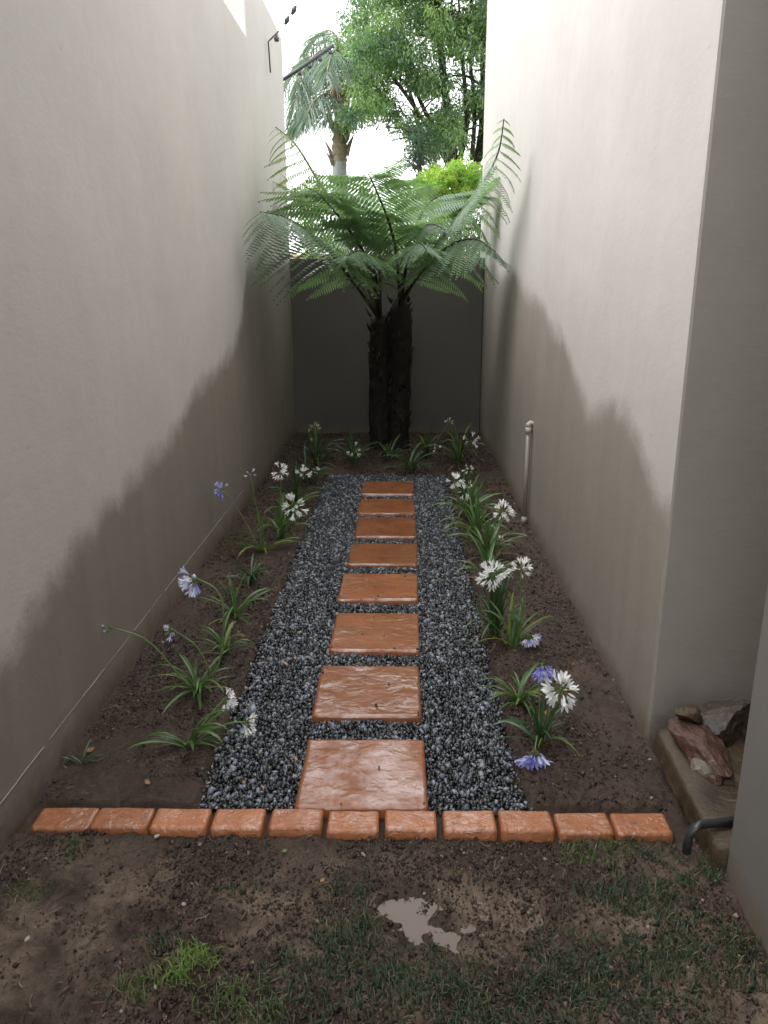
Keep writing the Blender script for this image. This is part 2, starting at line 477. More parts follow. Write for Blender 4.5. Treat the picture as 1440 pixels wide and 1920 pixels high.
SLABS = [(2.238, 2.652), (2.815, 3.225), (3.390, 3.800), (4.0, 4.41), (4.55, 4.96), (5.1, 5.52), (5.8, 6.2), (6.4, 6.85)]
_edges = [(1385, 1515), (1247, 1343), (1148, 1220), (1075, 1124), (1018, 1058), (969, 1006), (935, 962), (902, 926)]
_sx = [(551, 803), (583, 791), (616, 788), (633, 785), (651, 784), (664, 781), (670, 778), (677, 777)]
SLABS = []
ZS = .022
for (f, n), (a, b) in zip(_edges, _sx):
    yn = on_z(700, n, ZS)[1]; yf = on_z(700, f, ZS)[1]
    SLABS.append((on_z(a, n, ZS)[0], on_z(b, n, ZS)[0], yn, yf))

def gravel():
    rng = np.random.default_rng(5)
    sp = .0112
    xs = np.arange(-.76, .50, sp); ysg = np.arange(2.235, 7.2, sp)
    X, Y = np.meshgrid(xs, ysg); X = X.ravel(); Y = Y.ravel()
    X = X+rng.uniform(-.5, .5, len(X))*sp*1.1; Y = Y+rng.uniform(-.5, .5, len(Y))*sp*1.1
    e = .035*fbm(X*5, Y*5, 30, 3)+.012*rng.normal(size=len(X))
    keep = (X+e > -.70) & (X+e < .43) & (Y+e*.8 < 7.1)
    fringe = (np.abs(X+e+.70) < .02) | (np.abs(X+e-.43) < .02)
    keep &= ~(fringe & (rng.random(len(X)) < .4))
    for (x0, x1, y0, y1) in SLABS:
        m = .002
        keep &= ~((X > x0+m) & (X < x1-m) & (Y > y0+m) & (Y < y1-m))
    X = X[keep]; Y = Y[keep]; n = len(X)
    size = np.exp(rng.normal(math.log(.0168), .28, n)).clip(.009, .030)
    Z = -.010+.011*fbm(X*5, Y*5, 40, 2)+rng.uniform(-.006, .007, n)
    edge = np.minimum(X+.70, .43-X).clip(0, .08)/.08
    Z = Z-.004+.006*edge
    # a few strays kicked on to the slabs and the soil
    ns = 160
    xs2 = rng.uniform(-.95, .62, ns); ys2 = rng.uniform(2.3, 6.8, ns)
    keep2 = (np.abs(xs2+.135) > .60) | (rng.random(ns) < .10)
    xs2 = xs2[keep2]; ys2 = ys2[keep2]
    z2 = height(xs2, ys2)+.004
    for (x0, x1, y0, y1) in SLABS:
        z2 = np.where((xs2 > x0) & (xs2 < x1) & (ys2 > y0) & (ys2 < y1), ZS+.003, z2)
    for (x0, x1, y0, y1), q in zip(SLABS, (3, 9, 9, 7, 6, 5, 4, 4)):
        a = x0+(x1-x0)*np.where(rng.random(q) < .5, rng.uniform(.02, .98, q), rng.choice([.03, .97], q)); b = np.where(rng.random(q) < .6, rng.uniform(y0+.008, y0+.03, q), rng.uniform(y0, y1-.02, q))
        xs2 = np.concatenate([xs2, a]); ys2 = np.concatenate([ys2, b]); z2 = np.concatenate([z2, np.full(q, ZS+.004)])
    pos = np.concatenate([np.stack([X, Y, Z], 1), np.stack([xs2, ys2, z2], 1)])
    size = np.concatenate([size, rng.uniform(.007, .014, len(xs2))])
    V, F = stones(pos, size, rng, .16, (1.25, .95, .66))
    n = len(pos)
    k = rng.random(n)
    val = np.where(k < .47, rng.uniform(.008, .030, n), np.where(k < .78, rng.uniform(.04, .14, n), rng.uniform(.17, .40, n)))
    hue = rng.random(n)[:, None]
    tint = np.array([.84, .95, 1.12])*(1-hue)+np.array([1.0, 1.0, .98])*hue
    blue = (rng.random(n) < .3)[:, None]
    tint = np.where(blue, np.array([.84, .94, 1.12]), tint)
    tan = (rng.random(n) < .012)[:, None]
    tint = np.where(tan, np.array([1.5, 1.1, .7]), tint)
    c = np.repeat(val[:, None]*tint, 12, axis=0)
    obj('gravel', np_mesh('gravel', V, F, [tinted('wet_gravel', .22, .6, .3, 140)], False, c), kind='stuff')
gravel()

OCT_V = np.array([(1, 0, 0), (-1, 0, 0), (0, 1, 0), (0, -1, 0), (0, 0, 1), (0, 0, -1)], float)
OCT_F = np.array([(0, 2, 4), (2, 1, 4), (1, 3, 4), (3, 0, 4), (2, 0, 5), (1, 2, 5), (3, 1, 5), (0, 3, 5)])
def crumbs():
    rng = np.random.default_rng(9)
    n = 200000
    y = .85+(YB-.85)*rng.random(n)**2.1; x = rng.uniform(XL+.01, XR-.01, n)
    inside = (x > -.69) & (x < .42) & (y > 2.1) & (y < 7.08)
    brk = (y > 2.095) & (y < 2.25) & (rng.random(n) > .004)
    m = ~(inside | brk); x = x[m]; y = y[m]; n = len(x)
    dens = fbm(x*3.5, y*3.5, 77, 3)+.5*fbm(x*14, y*14, 78, 2); m = dens+.2*rng.normal(size=n) > -.10; x = x[m]; y = y[m]; n = len(x)
    wet = np.exp(-(((x-PUD2[0])/.16)**2+((y-PUD2[1])/.10)**2))
    m = rng.random(n) > wet*.85; x = x[m]; y = y[m]; n = len(x)
    s = np.exp(rng.normal(math.log(.0062), .48, n)).clip(.0025, .024)*(.8+.08*y)
    z = height(x, y)+s*.12
    B = OCT_V[None]*(1+.25*rng.normal(size=(n, 6, 1))).clip(.45, 1.6)*np.array((1.15, 1.0, .8))[None, None]
    V = np.einsum('nij,nkj->nki', rot_mats(n, rng), B)*s[:, None, None]*.55+np.stack([x, y, z], 1)[:, None]
    F = (OCT_F[None]+np.arange(n)[:, None, None]*6).reshape(-1, 3)
    k = rng.random(n)[:, None]
    col = np.where(k < .70, np.array([.038, .0225, .0150]), np.where(k < .95, np.array([.105, .066, .045]), np.array([.24, .18, .135])))
    col = col*rng.uniform(.35, 1.7, (n, 1))
    obj('soil_crumbs', np_mesh('soil_crumbs', V.reshape(-1, 3), F, [tinted('soil_crumb', .5, .45, .5, 200)], True, np.repeat(col, 6, 0)), kind='stuff')
crumbs()

def blades(name, x, y, L, w, rng, mat, col, lean=.9, z0=None, droop=.5):
    n = len(x)
    az = rng.uniform(0, 2*math.pi, n); ln = rng.uniform(.2, 1.0, n)*lean
    d = np.stack([np.cos(az), np.sin(az)], 1); sd = np.stack([-d[:, 1], d[:, 0]], 1)
    z0 = height(x, y)-.003 if z0 is None else z0
    V = np.zeros((n, 7, 3))
    for i, (t_, wf) in enumerate(((0, .8), (.4, 1.0), (.75, .7))):
        a = ln*(t_**1.0)
        r = L*t_*np.sin(a*.9+.08*t_); h = L*t_*np.cos(a*.95+droop*t_*t_*ln)
        for k, sg in enumerate((-1, 1)):
            V[:, 2*i+k, 0] = x+d[:, 0]*r+sd[:, 0]*sg*w*wf*.5
            V[:, 2*i+k, 1] = y+d[:, 1]*r+sd[:, 1]*sg*w*wf*.5
            V[:, 2*i+k, 2] = z0+h
    a = ln*1.15; r = L*np.sin(a); h = L*np.cos(a+droop*ln)
    V[:, 6, 0] = x+d[:, 0]*r; V[:, 6, 1] = y+d[:, 1]*r; V[:, 6, 2] = z0+h
    base = np.arange(n)[:, None]*7
    T = np.array([(0, 1, 3), (0, 3, 2), (2, 3, 5), (2, 5, 4), (4, 5, 6)])
    F = (T[None]+base[:, None]).reshape(-1, 3)
    obj(name, np_mesh(name, V.reshape(-1, 3), F, [mat], True, np.repeat(col, 7, 0)), kind='stuff')

def px_of(x, y, z=0):
    d = np.stack([x-CAM[0], y-CAM[1], np.full_like(x, z-CAM[2])], 1)
    f = d@FW; return 720+FPX*(d@RT)/f, 960-FPX*(d@UP)/f

GRASS_PATCH = [  # centre in the foreground lawn strip (photo px), radius m, weight, tone
    (370, 1800, .045, 1.0, 2), (330, 1835, .03, .8, 2), (255, 1850, .05, 1.0, 1), (430, 1870, .05, .9, 1), (300, 1770, .04, .5, 0),
    (440, 1660, .05, .7, 0), (660, 1670, .05, .8, 0), (690, 1735, .04, .8, 0), (620, 1770, .09, 1.0, 0), (560, 1830, .09, 1.0, 0),
    (700, 1830, .10, 1.0, 0), (800, 1850, .10, .9, 0), (480, 1900, .08, .8, 1), (920, 1880, .12, .9, 0), (1080, 1840, .12, .8, 0),
    (1200, 1790, .12, .9, 0), (1250, 1690, .12, 1.0, 0), (1150, 1680, .10, .7, 0), (1130, 1590, .08, .8, 1), (1230, 1600, .07, .8, 0), (1040, 1760, .07, .5, 0),
    (1320, 1640, .08, .8, 0), (1350, 1800, .14, .9, 0), (60, 1680, .05, .35, 1), (130, 1600, .04, .3, 1), (1080, 1600, .05, .6, 1), (900, 1930, .15, .9, 0), (1200, 1940, .15, .9, 0), (640, 1940, .12, .9, 0)]
def grass():
    rng = np.random.default_rng(21)
    X = []; Y = []; C = []; L = []
    tones = np.array([(.034, .062, .026), (.085, .125, .036), (.14, .22, .045)])
    for (a, b, r, wgt, tone) in GRASS_PATCH:
        c = on_z(a, b); n = int(wgt*r*r*21000*(3.0 if tone == 2 else 2.2))+40
        x = c[0]+rng.normal(size=n)*r*.75; y = c[1]+rng.normal(size=n)*r*.55
        X.append(x); Y.append(y)
        base = tones[tone]*rng.uniform(.6, 1.5, (n, 1))
        dry = rng.random((n, 1)) < (.13 if tone < 2 else .03)
        C.append(np.where(dry, np.array([.19, .15, .085]), base))
        L.append(rng.uniform(.02, .055, n)*(1.15 if tone == 2 else 1.0))
    # sparse blades everywhere in front
    n = 2600; x = rng.uniform(XL+.02, XR, n); y = rng.uniform(.85, 2.08, n)
    m = fbm(x*4, y*4, 55, 3)+.35*(x-.1) > .08
    x = x[m]; y = y[m]; X.append(x); Y.append(y); n = len(x)
    C.append(np.where(rng.random((n, 1)) < .35, np.array([.14, .11, .065]), tones[0]*rng.uniform(.6, 1.5, (n, 1)))); L.append(rng.uniform(.015, .045, n))
    X = np.concatenate(X); Y = np.concatenate(Y); C = np.concatenate(C); L = np.concatenate(L)
    gap = fbm(X*16, Y*16, 66, 2)
    m = (Y < 2.075) & (Y > .8) & (X < XR+.02) & (X > XL) & (height(X, Y) > ZW+.002) & (gap > -.22)
    X, Y, C, L = X[m], Y[m], C[m], L[m]
    blades('grass', X, Y, L, rng.uniform(.0016, .0034, len(X)), rng, leafmat('grass_blade', (1, 1, 1), .45, .3, True, .15), C, 1.25)
grass()

def straw():
    """dead stalks, root threads and bits of leaf lying on the soil"""
    rng = np.random.default_rng(31)
    n = 3600
    y = .9+(YB-.9)*rng.random(n)**1.9; x = rng.uniform(XL+.02, XR-.02, n)
    m = ~((x > -.68) & (x < .41) & (y > 2.09) & (y < 7.1)) & ~((y > 2.09) & (y < 2.26)); x = x[m]; y = y[m]; n = len(x)
    az = rng.uniform(0, math.pi, n); L = np.exp(rng.normal(math.log(.022), .5, n)).clip(.008, .09); w = rng.uniform(.0008, .0022, n)
    d = np.stack([np.cos(az), np.sin(az)], 1); s = np.stack([-d[:, 1], d[:, 0]], 1)
    V = np.zeros((n, 6, 3))
    bend = rng.normal(size=n)*.15*L
    for i, t_ in enumerate((-.5, 0, .5)):
        cx = x+d[:, 0]*L*t_+s[:, 0]*bend*(t_*t_*4); cy = y+d[:, 1]*L*t_+s[:, 1]*bend*(t_*t_*4)
        zz = height(cx, cy)+.004+rng.uniform(0, .006, n)
        for k, sg in enumerate((-1, 1)):
            V[:, 2*i+k] = np.stack([cx+s[:, 0]*sg*w, cy+s[:, 1]*sg*w, zz+.0006*k], 1)
    T = np.array([(0, 1, 3, 2), (2, 3, 5, 4)])
    F = (T[None]+np.arange(n)[:, None, None]*6).reshape(-1, 4)
    k = rng.random((n, 1))
    c = np.where(k < .55, np.array([.055, .036, .024]), np.where(k < .88, np.array([.15, .11, .07]), np.array([.20, .165, .115])))*rng.uniform(.6, 1.3, (n, 1))
    obj('plant_litter', np_mesh('plant_litter', V.reshape(-1, 3), F, [tinted('litter', .6, .3)], False, np.repeat(c, 6, 0)), kind='stuff')
straw()

# ------------------------------------------------------------------ paving slabs and edging bricks
def terracotta(name, lo, hi, rough=(.05, .34), bumpk=1.0, sc=7.0, coat=1.0, mud=False, es=1.7):
    t = NT(name); P = t.pos()
    oi = t.n('ShaderNodeObjectInfo')
    add = t.n('ShaderNodeVectorMath'); add.operation = 'ADD'
    t.link(P, add.inputs[0])
    cmb = t.n('ShaderNodeCombineXYZ'); t.link(t.math('MULTIPLY', oi.outputs['Random'], 37.0), cmb.inputs[0]); t.link(t.math('MULTIPLY', oi.outputs['Random'], 19.0), cmb.inputs[1])
    t.link(cmb.outputs[0], add.inputs[1]); Q = add.outputs[0]
    a = t.noise(Q, sc, 6, .6); b = t.noise(Q, sc*9, 5, .65); e = t.noise(t.scaled(Q, (1, 1.25, 1)), sc*es, 6, .55, 1.4)
    c = t.mix(t.ramp(a, [(.3, 0), (.7, 1)]), lo, hi)
    c = t.mix(t.ramp(b, [(.62, 0), (.78, .6)]), c, tuple(x*.55 for x in lo))
    c = t.mix(t.math('MULTIPLY', t.math('SUBTRACT', oi.outputs['Random'], .25), .8, clamp=True), c, tuple(x*.62 for x in lo))
    if mud:
        mm = t.ramp(t.noise(Q, 22, 7, .7), [(.60, 0), (.72, .85)]); c = t.mix(mm, c, (.075, .048, .033))
    n = t.bump(e, .5*bumpk, .012); n = t.bump(b, .15*bumpk, .003, n)
    r = t.ramp(t.noise(Q, sc*1.3, 5, .65), [(.36, rough[0]), (.66, rough[1])])
    t.link(t.ramp(t.noise(Q, sc*.9, 6, .68), [(.40, coat*.04), (.60, coat)]), t.p.inputs['Coat Weight']); t.p.inputs['Coat Roughness'].default_value = .05; t.p.inputs['Coat IOR'].default_value = 1.9; t.link(t.bump(e, .5*bumpk, .012), t.p.inputs['Coat Normal'])
    return t.set(c, r, .3, n)
M_slab = terracotta('wet_terracotta', (.265, .088, .031), (.35, .124, .046), (.3, .55), .70)
M_brick = terracotta('wet_brick', (.39, .140, .056), (.50, .20, .092), (.25, .55), 1.0, 15, 1.0, True, 2.2)

def riven(name, w, d, h, rnd, nx, ny, seed, mat, rag=.004, amp=.0035, wav=9.0, stretch=(1, 1)):
    """block with rounded arrises, wavering edges and a riven top; origin at the bottom centre"""
    prof = [(0.0, -h), (0.0, -rnd*1.05), (rnd*.28, -rnd*.36), (rnd, 0.0)]
    us = np.linspace(0, 1, nx); vs_ = np.linspace(0, 1, ny)
    U, Vv = np.meshgrid(us, vs_)
    X = (U-.5)*(w-2*rnd); Y = (Vv-.5)*(d-2*rnd)
    def bulge(x, y):
        ex = rag*fbm(x*14+seed*3.1, y*14, seed, 3); return ex
    Zt = amp*fbm(X*wav*stretch[0]+seed*7, Y*wav*stretch[1], seed+3, 4)*2
    ridge = np.abs(fbm((X+.4*Y)*16+seed, (Y-.3*X)*34, seed+5, 3)); Zt = Zt-amp*.30*np.clip(.16-ridge, 0, 1)*3
    top = np.stack([X+bulge(X, Y), Y+bulge(Y+3, X), Zt], -1).reshape(-1, 3)
    V = [top]; F = [tuple(f) for f in grid_faces(nx, ny)]
    ring = list(range(nx))+[nx*(j+1)-1 for j in range(1, ny)]+[nx*(ny-1)+i for i in range(nx-2, -1, -1)]+[nx*j for j in range(ny-2, 0, -1)]
    rv = top[ring]; n = len(ring); off = len(top)
    prev = ring
    sgn = np.stack([np.where(rv[:, 0] > 0, 1, -1), np.where(rv[:, 1] > 0, 1, -1)], 1)
    onx = np.zeros(n); ony = np.zeros(n)
    idx = np.array(ring); col = idx % nx; row = idx//nx
    onx = np.where((col == 0) | (col == nx-1), 1.0, 0.0); ony = np.where((row == 0) | (row == ny-1), 1.0, 0.0)
    corner = (onx*ony) > 0
    for (o, z) in prof[::-1][1:]:
        g = (rnd-o)*np.where(corner, .72, 1.0)
        p = rv.copy(); p[:, 0] += sgn[:, 0]*onx*g; p[:, 1] += sgn[:, 1]*ony*g
        p[:, 2] = z + rv[:, 2]*(.5 if z > -h else 0)
        V.append(p); cur = list(range(off, off+n)); off += n
        for i in range(n):
            j = (i+1) % n
            F.append((prev[i], cur[i], cur[j], prev[j]))
        prev = cur
    F = [f[::-1] if False else f for f in F]
    V = np.concatenate(V); V[:, 2] += h
    return np_mesh(name, V, F, [mat], True)

SLAB_LABEL = ['big wet terracotta slab touching the brick edging, nearest of the path slabs',
              'second terracotta slab from the brick edging, with dark gravel specks on it',
              'third terracotta slab from the brick edging, rippled and shiny on its left',
              'fourth terracotta slab from the brick edging, with streaky wet reflections',
              'fifth terracotta slab from the brick edging, midway along the path',
              'sixth terracotta slab from the brick edging, third from the fern end',
              'second terracotta slab from the fern end of the path, dull and smooth',
              'farthest terracotta slab at the fern end of the gravel path']
for i, (x0, x1, y0, y1) in enumerate(SLABS):
    h = .06
    me = riven('stepping_slab', x1-x0, y1-y0, h, .010, 64, 56, 101+i, M_slab, .003, .0030 if i < 4 else .0018, 5.0, (.8, 1.3))
    o = obj('stepping_slab', me, None, ((x0+x1)/2, (y0+y1)/2, ZS-h), (random.uniform(-.006, .006), random.uniform(-.006, .006), random.uniform(-.008, .008)))
    tag(o, SLAB_LABEL[i], 'paving slab', 'stepping slabs along the gravel path')

edging = thing('brick_edging', 'row of wet orange bricks laid across the front of the gravel path', 'edging', (-.17, 2.18, 0))
BX = [(47, 167), (159, 276), (271, 387), (387, 493), (497, 605), (607, 714), (717, 824), (829, 937), (936, 1045), (1044, 1155), (1152, 1266)]
for i, (a, b) in enumerate(BX):
    ZBk = .024
    yb0 = on_z(700, 1556, ZBk)[1]+random.uniform(-.004, .004); yb1 = on_z(700, 1516, ZBk)[1]+random.uniform(-.003, .003)
    pa = on_z(a, 1556, ZBk)[0]; pb = on_z(b, 1556, ZBk)[0]
    w = pb-pa-.013
    me = riven('brick', w, yb1-yb0, .055, .010, 36, 24, 300+i, M_brick, .0025, .0022, 12.0, (1, 1))
    dz = random.uniform(-.004, .003)
    o = obj('brick', me, edging, ((pa+pb)/2+.17, (yb0+yb1)/2-2.18, ZBk-.055+dz), (random.uniform(-.03, .02), random.uniform(-.02, .02), random.uniform(-.02, .02)))

# ------------------------------------------------------------------ plants: agapanthus
M_leaf = leafmat('strap_leaf', (.085, .160, .048), .28, .22, False, .35, 14)
M_leafD = leafmat('strap_leaf_dark', (.045, .095, .036), .28, .18, False, .35, 14)
M_leafY = leafmat('strap_leaf_yellow', (.17, .21, .045), .34, .25, False, .35, 14)
M_leafB = leafmat('withered_leaf', (.24, .165, .075), .55, .2, False, .35, 20)
M_stem = leafmat('flower_stalk', (.12, .19, .055), .4, .1, False, .25, 14)
M_white = leafmat('white_petal', (.88, .88, .87), .45, .22, False, .05, 40, .5, (1, 1, .97))
M_cream = leafmat('cream_bud', (.55, .58, .33), .45, .2, False, .15, 40)
M_blue = leafmat('blue_petal', (.34, .35, .74), .45, .22, False, .18, 40, .5, (1, 1, 1.1))
M_pale = leafmat('pale_blue_petal', (.60, .61, .84), .45, .22, False, .14, 40, .5, (1, 1, 1.1))
M_budg = leafmat('green_bud', (.16, .24, .07), .4, .12, False, .3, 40)

def leaf_mesh(th0, th1, p, w, mat, twist=0.0):
    n = 9; s = np.linspace(0, 1, n); thv = th0+(th1-th0)*s**p
    dx = np.sin(thv)/(n-1); dz = np.cos(thv)/(n-1)
    x = np.concatenate([[0], np.cumsum((dx[1:]+dx[:-1])/2)]); z = np.concatenate([[0], np.cumsum((dz[1:]+dz[:-1])/2)])
    wd = w*np.interp(s, [0, .15, .55, .85, 1], [.75, .9, 1.0, .7, .03])*.5
    V = []
    for i in range(n):
        nx, nz = -math.cos(thv[i]), math.sin(thv[i])      # leaf normal in the bend plane
        tw = twist*s[i]; f = .35*wd[i]
        for sg in (-1, 0, 1):
            cy = sg*wd[i]*math.cos(tw); k = f*(1 if sg else 0)+sg*wd[i]*math.sin(tw)
            V.append((x[i]+nx*k, cy, z[i]+nz*k))
    F = []
    for i in range(n-1):
        for j in range(2): F.append((3*i+j, 3*i+j+1, 3*i+4+j, 3*i+3+j))
    return np_mesh('leaf', V, F, [mat], True)
LEAF = {}
for key, mt in (('g', M_leaf), ('d', M_leafD), ('y', M_leafY), ('b', M_leafB)):
    LEAF[key] = {'up': [leaf_mesh(.05, .7, 1.5, .065, mt, .3), leaf_mesh(.1, 1.0, 1.8, .06, mt, -.4), leaf_mesh(.02, .45, 1.2, .07, mt, .5)],
                 'arch': [leaf_mesh(.25, 1.9, 1.1, .07, mt, .3), leaf_mesh(.35, 2.2, 1.3, .06, mt, -.3), leaf_mesh(.2, 1.6, 1.0, .075, mt, .5), leaf_mesh(.4, 2.5, 1.5, .07, mt, .2)],
                 'flat': [leaf_mesh(.75, 1.75, 1.0, .065, mt, .4), leaf_mesh(.95, 2.0, 1.4, .06, mt, -.4), leaf_mesh(.6, 1.55, .9, .07, mt, .2)]}

def floret_mesh(kind, mat):
    """flower on its stalk, pointing along +z: stalk, funnel, six petals; unit = 1 (stalk .5, flower .5)"""
    mb = MB()
    mb.tube([(0, 0, 0), (.01, 0, .25), (0, 0, .5)], [.014, .012, .018], 4, 1)
    if kind == 'bud':
        zs = [.48, .58, .72, .88, 1.0]; rs = [.02, .045, .06, .05, .012]
        mb.tube([(0, 0, z) for z in zs], rs, 6, 0)
    else:
        n = 6; V = []; F = []
        rows = [(.46, .018), (.58, .045), (.74, .075)]
        for z, r in rows:
            for j in range(n): V.append((r*math.cos(j*math.pi/3), r*math.sin(j*math.pi/3), z))
        for i in range(2):
            for j in range(n): F.append((i*n+j, i*n+(j+1) % n, (i+1)*n+(j+1) % n, (i+1)*n+j))
        mb.add(V, F, 0)
        op = {'open': .24, 'half': .15}[kind]
        for j in range(n):
            a = j*math.pi/3; c, s_ = math.cos(a), math.sin(a)
            def P(r, t_, z): return (r*c-t_*s_, r*s_+t_*c, z)
            W = .062
            pv = [P(.070, -.045, .73), P(.070, .045, .73), P(.075+.45*(op-.075), W, .86), P(.065+.45*(op-.075), 0, .87), P(.075+.45*(op-.075), -W, .86),
                  P(op, .035, .965), P(op, -.035, .965), P(op*1.12, 0, 1.0)]
            mb.add(pv, [(0, 1, 2, 3), (0, 3, 4), (3, 2, 5), (4, 3, 6), (3, 5, 7, 6)], 0)
    return mb.mesh('floret', [mat, M_stem], True)
FLO = {}
for cname, mt in (('white', M_white), ('blue', M_blue), ('pale', M_pale), ('cream', M_cream), ('green', M_budg)):
    FLO[cname] = {k: floret_mesh(k, mt) for k in ('open', 'half', 'bud')}
TIPM = np_mesh

def flower_head(stalk, at, axis, n, mix, r, spread, rr, droop=.25, openness=.6, root=None):
    """umbel: florets fan out from one point"""
    mb = MB(); mb.tube([(0, 0, -.006), (0, 0, .004)], [.005, .006], 6)
    hd = obj('flower_head', mb.mesh('flower_head', [M_stem], True), stalk, at)
    axis = Vector(axis).normalized()
    q = Vector((0, 0, 1)).rotation_difference(axis)
    for i in range(n):
        f = (i+.5)/n; ct = 1-f*(1-math.cos(spread)); stt = math.sqrt(max(0, 1-ct*ct)); ph = i*2.39996+rr.uniform(-.3, .3)
        d = q@Vector((stt*math.cos(ph), stt*math.sin(ph), ct))
        d = (d+Vector((0, 0, -droop*(.5+.8*f)))+Vector((rr.gauss(0, .22), rr.gauss(0, .22), rr.gauss(0, .18)))).normalized()
        c = rr.choices([m[0] for m in mix], [m[1] for m in mix])[0]
        u = rr.random()
        kind = 'bud' if (c in ('green', 'cream') or u > openness+.25) else ('open' if u < openness else 'half')
        k = .88*r*rr.uniform(.78, 1.12)*(1.0 if kind != 'bud' else .85)
        e = Vector((0, 0, 1)).rotation_difference(d).to_euler()
        o = obj('floret', FLO[c][kind], hd, (0, 0, 0), (e.x, e.y, e.z), (k*1.1, k*1.1, k))
    return hd

G_AG = 'agapanthus plants in the soil beds'
def agapanthus(label, base, nleaf, length, form, tone, heads=(), az=None, zc=0.0, yel=.06, seed=0):
    """base: photo px of the root; heads: dicts px, dy, n, mix, r, ..."""
    rr = random.Random(1000+seed)
    b = on_z(*base)
    for _ in range(3):
        zb = float(height(b[0], b[1])); b = on_z(*base, zb)
    root = thing('agapanthus', label, 'flower', (b[0], b[1], zb-.012), G_AG)
    a0 = rr.uniform(0, 6.28)
    for i in range(int(nleaf*1.35)):
        f = form if isinstance(form, str) else rr.choices(list(form.keys()), list(form.values()))[0]
        ms = LEAF['y' if rr.random() < yel else tone][f]
        if az is None: a = a0+i*2.39996+rr.uniform(-.4, .4)
        else:
            c_, sp_ = rr.choice(az); a = math.radians(c_+rr.uniform(-sp_, sp_))
        k = length*rr.uniform(.6, 1.2)
        obj('leaf', rr.choice(ms), root, (rr.uniform(-.014, .014), rr.uniform(-.014, .014), rr.uniform(0, .008)), (rr.uniform(-.12, .12), rr.uniform(-.12, .12), a), (k, k*rr.uniform(.52, .88)*(.36/length)**.35, k))
    for i in range(rr.randrange(1, 4)):       # withered leaves lying low
        k = length*rr.uniform(.45, .8); obj('leaf', rr.choice(LEAF['b']['flat']), root, (0, 0, .004), (rr.uniform(-.1, .1), .25, rr.uniform(0, 6.28)), (k, k*.6, k))['label'] = 'withered brown leaf'
    for h in heads:
        H = on_y(*h['px'], b[1]+h.get('dy', 0.0))-np.array(root.location)
        s0 = np.array([rr.uniform(-.012, .012), rr.uniform(-.012, .012), 0])
        if 'c' in h:
            pts = [s0]+[on_y(*c, b[1]+h.get('dy', 0.0)*(k+1)/(len(h['c'])+1))-np.array(root.location) for k, c in enumerate(h['c'])]+[H]
        else:
            pts = [s0, s0*.5+H*.5+np.array([0, 0, .02]), H]
        cv = bez(pts, 14)
        mb = MB(); mb.tube(cv, np.linspace(.0046, .0030, 14)*h.get('th', 1), 6)
        st = obj('flower_stem', mb.mesh('flower_stem', [M_stem], True), root)
        ax = h.get('axis', tuple(cv[-1]-cv[-3]))
        if h['n'] > 0:
            flower_head(st, tuple(cv[-1]), ax, h['n'], h['mix'], h['r'], h.get('spread', 1.9), rr, h.get('droop', .25), h.get('open', .6))
    return root

WH = [('white', .9), ('cream', .1)]; BL = [('blue', .55), ('pale', .45)]; PB = [('pale', .6), ('white', .3), ('blue', .2)]; BUD = [('green', .6), ('cream', .4)]
# ---- left bed, front to back
agapanthus('agapanthus nearest the left bricks, two white heads leaning over the gravel', (352, 1398), 15, .21, {'flat': .7, 'arch': .3}, 'g',
    [dict(px=(458, 1354), c=[(395, 1372), (430, 1356)], n=16, mix=WH, r=.062, axis=(.9, -.2, -.15), spread=1.15, droop=.15, open=.45),
     dict(px=(420, 1312), dy=.12, c=[(378, 1362), (398, 1335)], n=16, mix=WH, r=.062, axis=(.9, -.1, .05), spread=1.2, droop=.25, open=.5)],
    az=[(180, 70), (250, 60), (330, 50), (20, 40)], seed=1)
agapanthus('agapanthus with three long curved stalks, one reaching toward the left wall', (372, 1296), 17, .25, {'arch': .45, 'flat': .45, 'up': .1}, 'g',
    [dict(px=(207, 1176), dy=-.03, c=[(335, 1265), (275, 1200)], n=14, mix=[('green', .7), ('pale', .3)], r=.045, axis=(-1, -.1, -.3), spread=.95, droop=.1, open=.2),
     dict(px=(323, 1180), c=[(392, 1262), (368, 1212)], n=10, mix=[('green', .35), ('pale', .65)], r=.055, axis=(-.8, -.2, -.2), spread=1.3, droop=.2, open=.5),
     dict(px=(368, 1085), dy=.05, c=[(412, 1240), (419, 1150), (405, 1105)], n=22, mix=[('blue', .5), ('pale', .4), ('white', .15)], r=.085, axis=(-.85, -.1, -.35), spread=1.2, droop=.3, open=.5, th=1.15)],
    az=[(180, 60), (240, 60), (0, 40), (90, 40), (300, 30)], seed=2)
agapanthus('flowerless agapanthus with broad dark leaves behind the three curved stalks', (422, 1226), 14, .24, {'arch': .5, 'flat': .4, 'up': .1}, 'g', seed=3)
agapanthus('flowerless agapanthus, bright pointed leaves, left bed beside third slab', (440, 1158), 15, .25, {'arch': .35, 'flat': .35, 'up': .3}, 'g', seed=4)
agapanthus('small flowerless agapanthus with dark drooping leaves in the left bed', (473, 1092), 16, .22, {'arch': .8, 'flat': .2}, 'd', seed=5)
agapanthus('agapanthus with wide pale leaves, tall blue head and a nearly bare stalk', (493, 1034), 13, .36, {'flat': .6, 'arch': .3, 'up': .1}, 'g',
    [dict(px=(419, 918), c=[(472, 1000), (440, 945)], n=18, mix=BL, r=.075, axis=(-.5, -.2, .25), spread=1.7, droop=.35, open=.65),
     dict(px=(470, 890), c=[(487, 990), (478, 935)], n=5, mix=[('white', .5), ('blue', .5)], r=.05, axis=(0, 0, 1), spread=1.6, droop=.5, open=.4)],
    az=[(180, 40), (0, 50), (45, 40), (300, 50), (230, 30)], yel=.2, seed=6)
